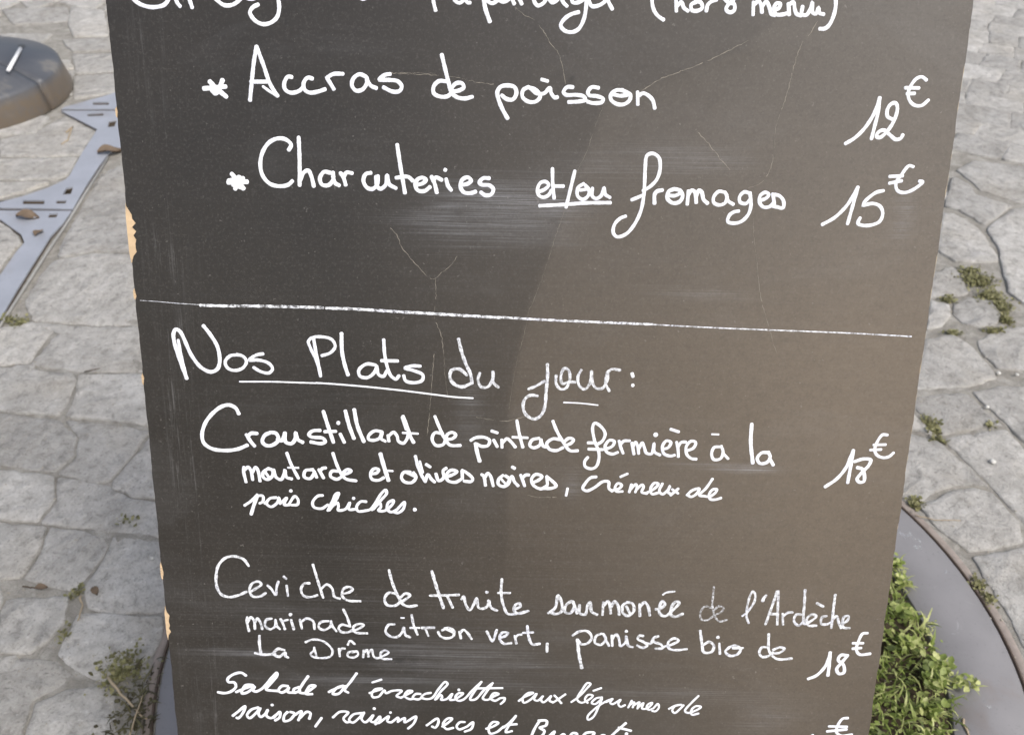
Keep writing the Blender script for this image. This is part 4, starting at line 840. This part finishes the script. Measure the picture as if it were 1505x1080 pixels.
orecchiettes|solid|203;-1170,-2919 -1131,-2902 -1060,-2872 -1120,-2881 -1150,-2925 -1142,-2958 -1093,-2952 -1041,-2889 -1029,-2917 -976,-2893 -894,-2891 -938,-2943 -900,-2961|203;-900,-2959 -841,-2921 -802,-2892 -840,-2890 -870,-2941 -830,-2971 -793,-2968|203;-733,-2918 -773,-2919 -801,-2959 -754,-2973 -725,-2955|203;-645,-2905 -696,-2918 -725,-2952 -687,-2968 -636,-2956 -580,-2868 -521,-2795 -502,-2813 -560,-2890 -609,-2972|203;-599,-2966 -559,-2924 -549,-2946 -559,-2971 -512,-2965 -462,-2911 -481,-2970 -442,-2969|251;-408,-2870 -403,-2871|203;-442,-2969 -396,-2934 -370,-2905 -406,-2904 -435,-2944 -415,-2979 -367,-2967 -290,-2874 -213,-2788|203;-218,-2796 -266,-2873 -309,-2966 -265,-2963 -193,-2872 -117,-2798|203;-261,-2854 -34,-2846|203;-126,-2814 -174,-2894 -200,-2953 -164,-2966 -106,-2928 -65,-2905 -106,-2898 -135,-2949 -96,-2973 -57,-2950|203;-57,-2947 -14,-2944 -18,-2971 -47,-3004
aux|solid|194;107,-2972 150,-2934 231,-2888 187,-2892 140,-2946 151,-2988 208,-2956 257,-2896 239,-2955 271,-2965 314,-2917 297,-2954 317,-2981 363,-2941 383,-2916 370,-2963 398,-2978|193;410,-2910 435,-2937 473,-2987|194;504,-2897 440,-2951 398,-2983
légumes|solid|184;557,-2974 614,-2925 688,-2831 715,-2789 690,-2781 649,-2843 607,-2947 645,-2978 721,-2934 739,-2905 700,-2898 673,-2946 698,-2979|183;742,-2858 808,-2829|184;819,-2921 769,-2931 732,-2979 762,-2989 819,-2932|185;819,-2935 792,-3020 748,-3123 707,-3147 703,-3113 754,-3044 829,-2977 885,-2942|184;856,-2968 909,-2933 890,-2973 912,-2986 977,-2940 960,-2983 981,-3011 1019,-2993|184;1074,-2947 1047,-3017|184;1056,-2995 1095,-2963 1086,-3017|184;1094,-2994 1141,-2962 1133,-2991 1127,-3027|184;1134,-3013 1175,-2970 1166,-3024 1203,-3026 1240,-2991 1250,-2966 1219,-2978 1204,-3012 1225,-3037 1261,-3022|184;1261,-3024 1299,-2976 1310,-3010 1284,-3050 1253,-3047
de|solid|194;1397,-3025 1443,-2994 1503,-2980 1444,-2998 1427,-3044 1450,-3064 1494,-3020 1520,-2985|194;1641,-2890 1586,-2959 1536,-3041 1559,-3061 1640,-3028 1669,-2999 1627,-2992 1593,-3027 1597,-3078 1654,-3065
saison|solid|234;-2355,-3169 -2299,-3119 -2242,-3070 -2266,-3139 -2308,-3191 -2324,-3188|234;-2129,-3081 -2190,-3103 -2231,-3161 -2213,-3189 -2154,-3139 -2112,-3087 -2132,-3136 -2115,-3176 -2076,-3149|234;-2076,-3149 -2049,-3103 -2065,-3160 -2028,-3185 -1979,-3150|272;-2011,-3052 -2007,-3055|234;-2005,-3181 -1946,-3121 -1953,-3178 -1992,-3207|235;-1880,-3120 -1909,-3154 -1914,-3211 -1864,-3199 -1822,-3132 -1856,-3119|234;-1823,-3152 -1761,-3111 -1791,-3203|234;-1775,-3177 -1712,-3116 -1684,-3129 -1696,-3186
,|solid|235;-1590,-3176 -1647,-3263
raisins|solid|215;-1492,-3168 -1428,-3111 -1358,-3115 -1401,-3179 -1373,-3215 -1343,-3206|215;-1241,-3119 -1312,-3134 -1352,-3192 -1324,-3217 -1264,-3167 -1221,-3112 -1245,-3178 -1214,-3212 -1144,-3139 -1167,-3199 -1138,-3208 -1086,-3150 -1089,-3195 -1127,-3230|272;-1135,-3071 -1130,-3074|215;-1099,-3218 -1010,-3148 -1023,-3196 -992,-3207 -930,-3158 -931,-3203|234;-996,-3108 -992,-3109|215;-928,-3194 -872,-3162 -874,-3205 -845,-3190 -774,-3143 -794,-3212 -844,-3267
secs|solid|215;-684,-3233 -589,-3162 -581,-3196 -609,-3254 -638,-3243|215;-550,-3242 -493,-3197 -464,-3160 -503,-3160 -542,-3218 -513,-3266 -454,-3253|215;-355,-3192 -396,-3195 -425,-3239 -403,-3267 -337,-3239|215;-337,-3239 -283,-3193 -298,-3259 -354,-3289
et|solid|215;-169,-3257 -108,-3232 -65,-3194 -109,-3187 -147,-3245 -135,-3304 -78,-3289 -20,-3231|215;-20,-3242 38,-3184 85,-3120|215;81,-3131 28,-3218 2,-3288 54,-3275|215;9,-3213 94,-3205
Burrata|solid|235;221,-3329 254,-3237 291,-3167|235;281,-3165 351,-3166 346,-3212 293,-3236 335,-3269 307,-3328 257,-3363|235;373,-3326 423,-3273 405,-3337 462,-3330 502,-3298 531,-3346|235;550,-3334 578,-3287 617,-3292 600,-3345|235;658,-3332 695,-3282 766,-3278 727,-3342|235;806,-3340 843,-3299 873,-3316|235;884,-3350 959,-3257 1035,-3175|235;976,-3222 1083,-3252|294;1043,-3281 1048,-3285
€|solid|244;2939,-3084 2896,-3091 2857,-3172 2858,-3229 2904,-3263 2993,-3249|243;2786,-3171 2941,-3172|244;2775,-3222 2941,-3198
16|solid|254;2604,-3385 2637,-3326 2656,-3262|255;2656,-3262 2660,-3360"""
NAMES = {'bullet': 'bullet_star', 'rule_line': 'ruled_line', 'underline': 'underline', '€': 'euro_sign', '12': 'price', '15': 'price', '18': 'price', '16': 'price', ',': 'punctuation', '.': 'punctuation', ':': 'punctuation', '(': 'punctuation', ')': 'punctuation'}
for l in WD.split('\n'):
    w_, mt, *st = l.split('|'); V_, F_ = [], []
    for i, s in enumerate(st):
        wd, p = s.split(';'); ribbon(pts(p, 1e-4), float(wd)*1e-5*1.02, V_, F_, .00001*((i*3) % 17), .0002 if mt == 'solid' else .00008, .06 if mt == 'solid' else .12)
    nm = NAMES.get(w_, 'handwritten_word')
    o = link(nm, pyd(nm, V_, F_, True), PAINT[mt], board)
    if nm == 'handwritten_word': o['label'] = 'white handwritten word "%s"' % w_
for p, wd in zip(CR, CRW):
    V_, F_ = [], []
    # cracks wander and break up
    sp = smooth(p, .0015); seg = []
    for i, a in enumerate(sp): seg.append(tuple(a+Vector((rng.gauss(0, .0002), rng.gauss(0, .0002)))))
    i = 0
    while i < len(seg)-2:
        k = rng.randint(5, 16); part = seg[i:i+k+1]
        if len(part) > 1: ribbon(part, wd*rng.uniform(.5, 1.35)*(.6 if p is CR[-1] else 1), V_, F_, 0, .00004, .4)
        i += k+(rng.randint(1, 3) if rng.random() < .45 else 0)
    if V_: link('crack', pyd('crack', V_, F_, True), CRACKM, board)

# ---------------------------------------------------------------- litter
def dry_leaf(x, y, s, yaw, label, mat=DRYM):
    v = []; f = []
    n = 7
    for i in range(n+1):
        t = i/n; wdt = .33*math.sin(math.pi*min(1, t*1.02+.02))**.8
        cz = .10*math.sin(t*5)
        for j in (-1, -.4, .4, 1): v.append(((t-.5), j*wdt, cz+.16*abs(j)**1.5+rng.uniform(-.02, .02)))
    for i in range(n):
        for j in range(3): f.append((i*4+j, i*4+j+1, i*4+j+5, i*4+j+4))
    v = [(a*s, b*s, c*s) for a, b, c in v]
    o = tag(link('dry_leaf', pyd('dry_leaf', v, f, True), mat), label, 'dry leaf', 'dead leaves lying on the paving')
    o.location = (x, y, .004); o.rotation_euler = (0, 0, yaw); return o
for (x, y, s, yaw, lb) in [(-1.1943, 2.5901, 0.07, 0.5, 'curled brown leaf on the steel strip beside the board'), (-1.2755, 2.1962, 0.06, 0.0, 'crumpled dark brown leaf on the left steel plate, below the seam'), (-1.2151, 2.1171, 0.035, 1.4, 'small pale leaf lying below the crumpled one on the steel plate'), (-0.7586, 0.9917, 0.02, 0.25, 'small brown leaf at the end of a black twig on the cobbles'), (-0.6693, 0.9867, 0.019, -0.9, 'tan curled leaf in the joint above the square cobble'), (-1.5028, 3.0476, 0.06, 1.4, 'pale leaf leaning against the round dark base')]: dry_leaf(x, y, s, yaw, lb)
def twig(p, r, lb, mat):
    pp = []
    for i in range(len(p)-1):
        for k in range(4): t = k/4; pp.append(tuple(p[i][q]*(1-t)+p[i+1][q]*t+rng.gauss(0, r*.35) for q in range(3)))
    pp.append(p[-1])
    return tag(link('twig', tube('twig', pp, r, 5, [1-.5*i/len(pp) for i in range(len(pp))]), mat), lb, 'twig', 'twigs lying on the paving')
for (p, r, lb, dk) in [([(-0.5938, 0.827, 0.006), (-0.5539, 0.7896, 0.007), (-0.5147, 0.761, 0.005)], 0.0024, 'pale stick lying over the weeds beside the steel ring', 0), ([(-0.5286, 0.731, 0.012), (-0.5281, 0.7711, 0.016), (-0.5317, 0.7983, 0.008)], 0.0013, 'thin pale stem crossing the stick beside the steel ring', 0), ([(-0.7914, 0.9955, 0.003), (-0.7725, 0.9915, 0.005), (-0.7561, 0.9885, 0.004)], 0.0014, 'black twig with a brown leaf on the lower left cobbles', 1), ([(-0.6908, 0.9784, 0.003), (-0.6802, 0.9583, 0.003), (-0.6776, 0.9301, 0.002)], 0.0018, 'brown curved stalk in the joint beside the square cobble', 0), ([(-0.8965, 1.5568, 0.003), (-0.866, 1.5679, 0.004)], 0.0013, 'short dark twig on the cobble left of the board', 1), ([(0.7249, 1.1867, 0.004), (0.7566, 1.1741, 0.006), (0.803, 1.1764, 0.003)], 0.0012, 'thin straw twig reaching over the edge of the ring on the right', 0), ([(0.6622, 0.783, 0.006), (0.6628, 0.7657, 0.006), (0.6646, 0.752, 0.006)], 0.0022, 'small brown twig on the steel ring at the bottom right', 0), ([(-1.3746, 2.7237, 0.003), (-1.3717, 2.7665, 0.004), (-1.3495, 2.669, 0.004), (-1.36, 2.6422, 0.003)], 0.003, 'pale curved stalk on the stone below the round base', 0)]: twig(p, r, lb, DTWIGM if dk else TWIGM)
for (x, y, s, lb) in [(0.9192, 1.3306, 0.0058, 'white pebble on the smooth cobble at the right edge'), (0.9705, 1.492, 0.0045, 'small grey pebble above the white one, on the joint'), (-0.5996, 1.0582, 0.0032, 'tiny white pebble beside the board on the left'), (1.0386, 1.6058, 0.0045, 'pale pebble at the corner where three right cobbles meet'), (1.0764, 1.6021, 0.004, 'cream pebble at the right edge of the photo')]:
    bm = bmesh.new(); bmesh.ops.create_icosphere(bm, subdivisions=2, radius=s)
    for v in bm.verts: v.co *= rng.uniform(.88, 1.1); v.co.z *= .65
    me = bpy.data.meshes.new('pebble'); bm.to_mesh(me); bm.free(); me.polygons.foreach_set('use_smooth', [True]*len(me.polygons))
    o = tag(link('pebble', me, PEBM), lb, 'pebble', 'pebbles lying on the paving'); o.location = (x, y, s*.4+.002)
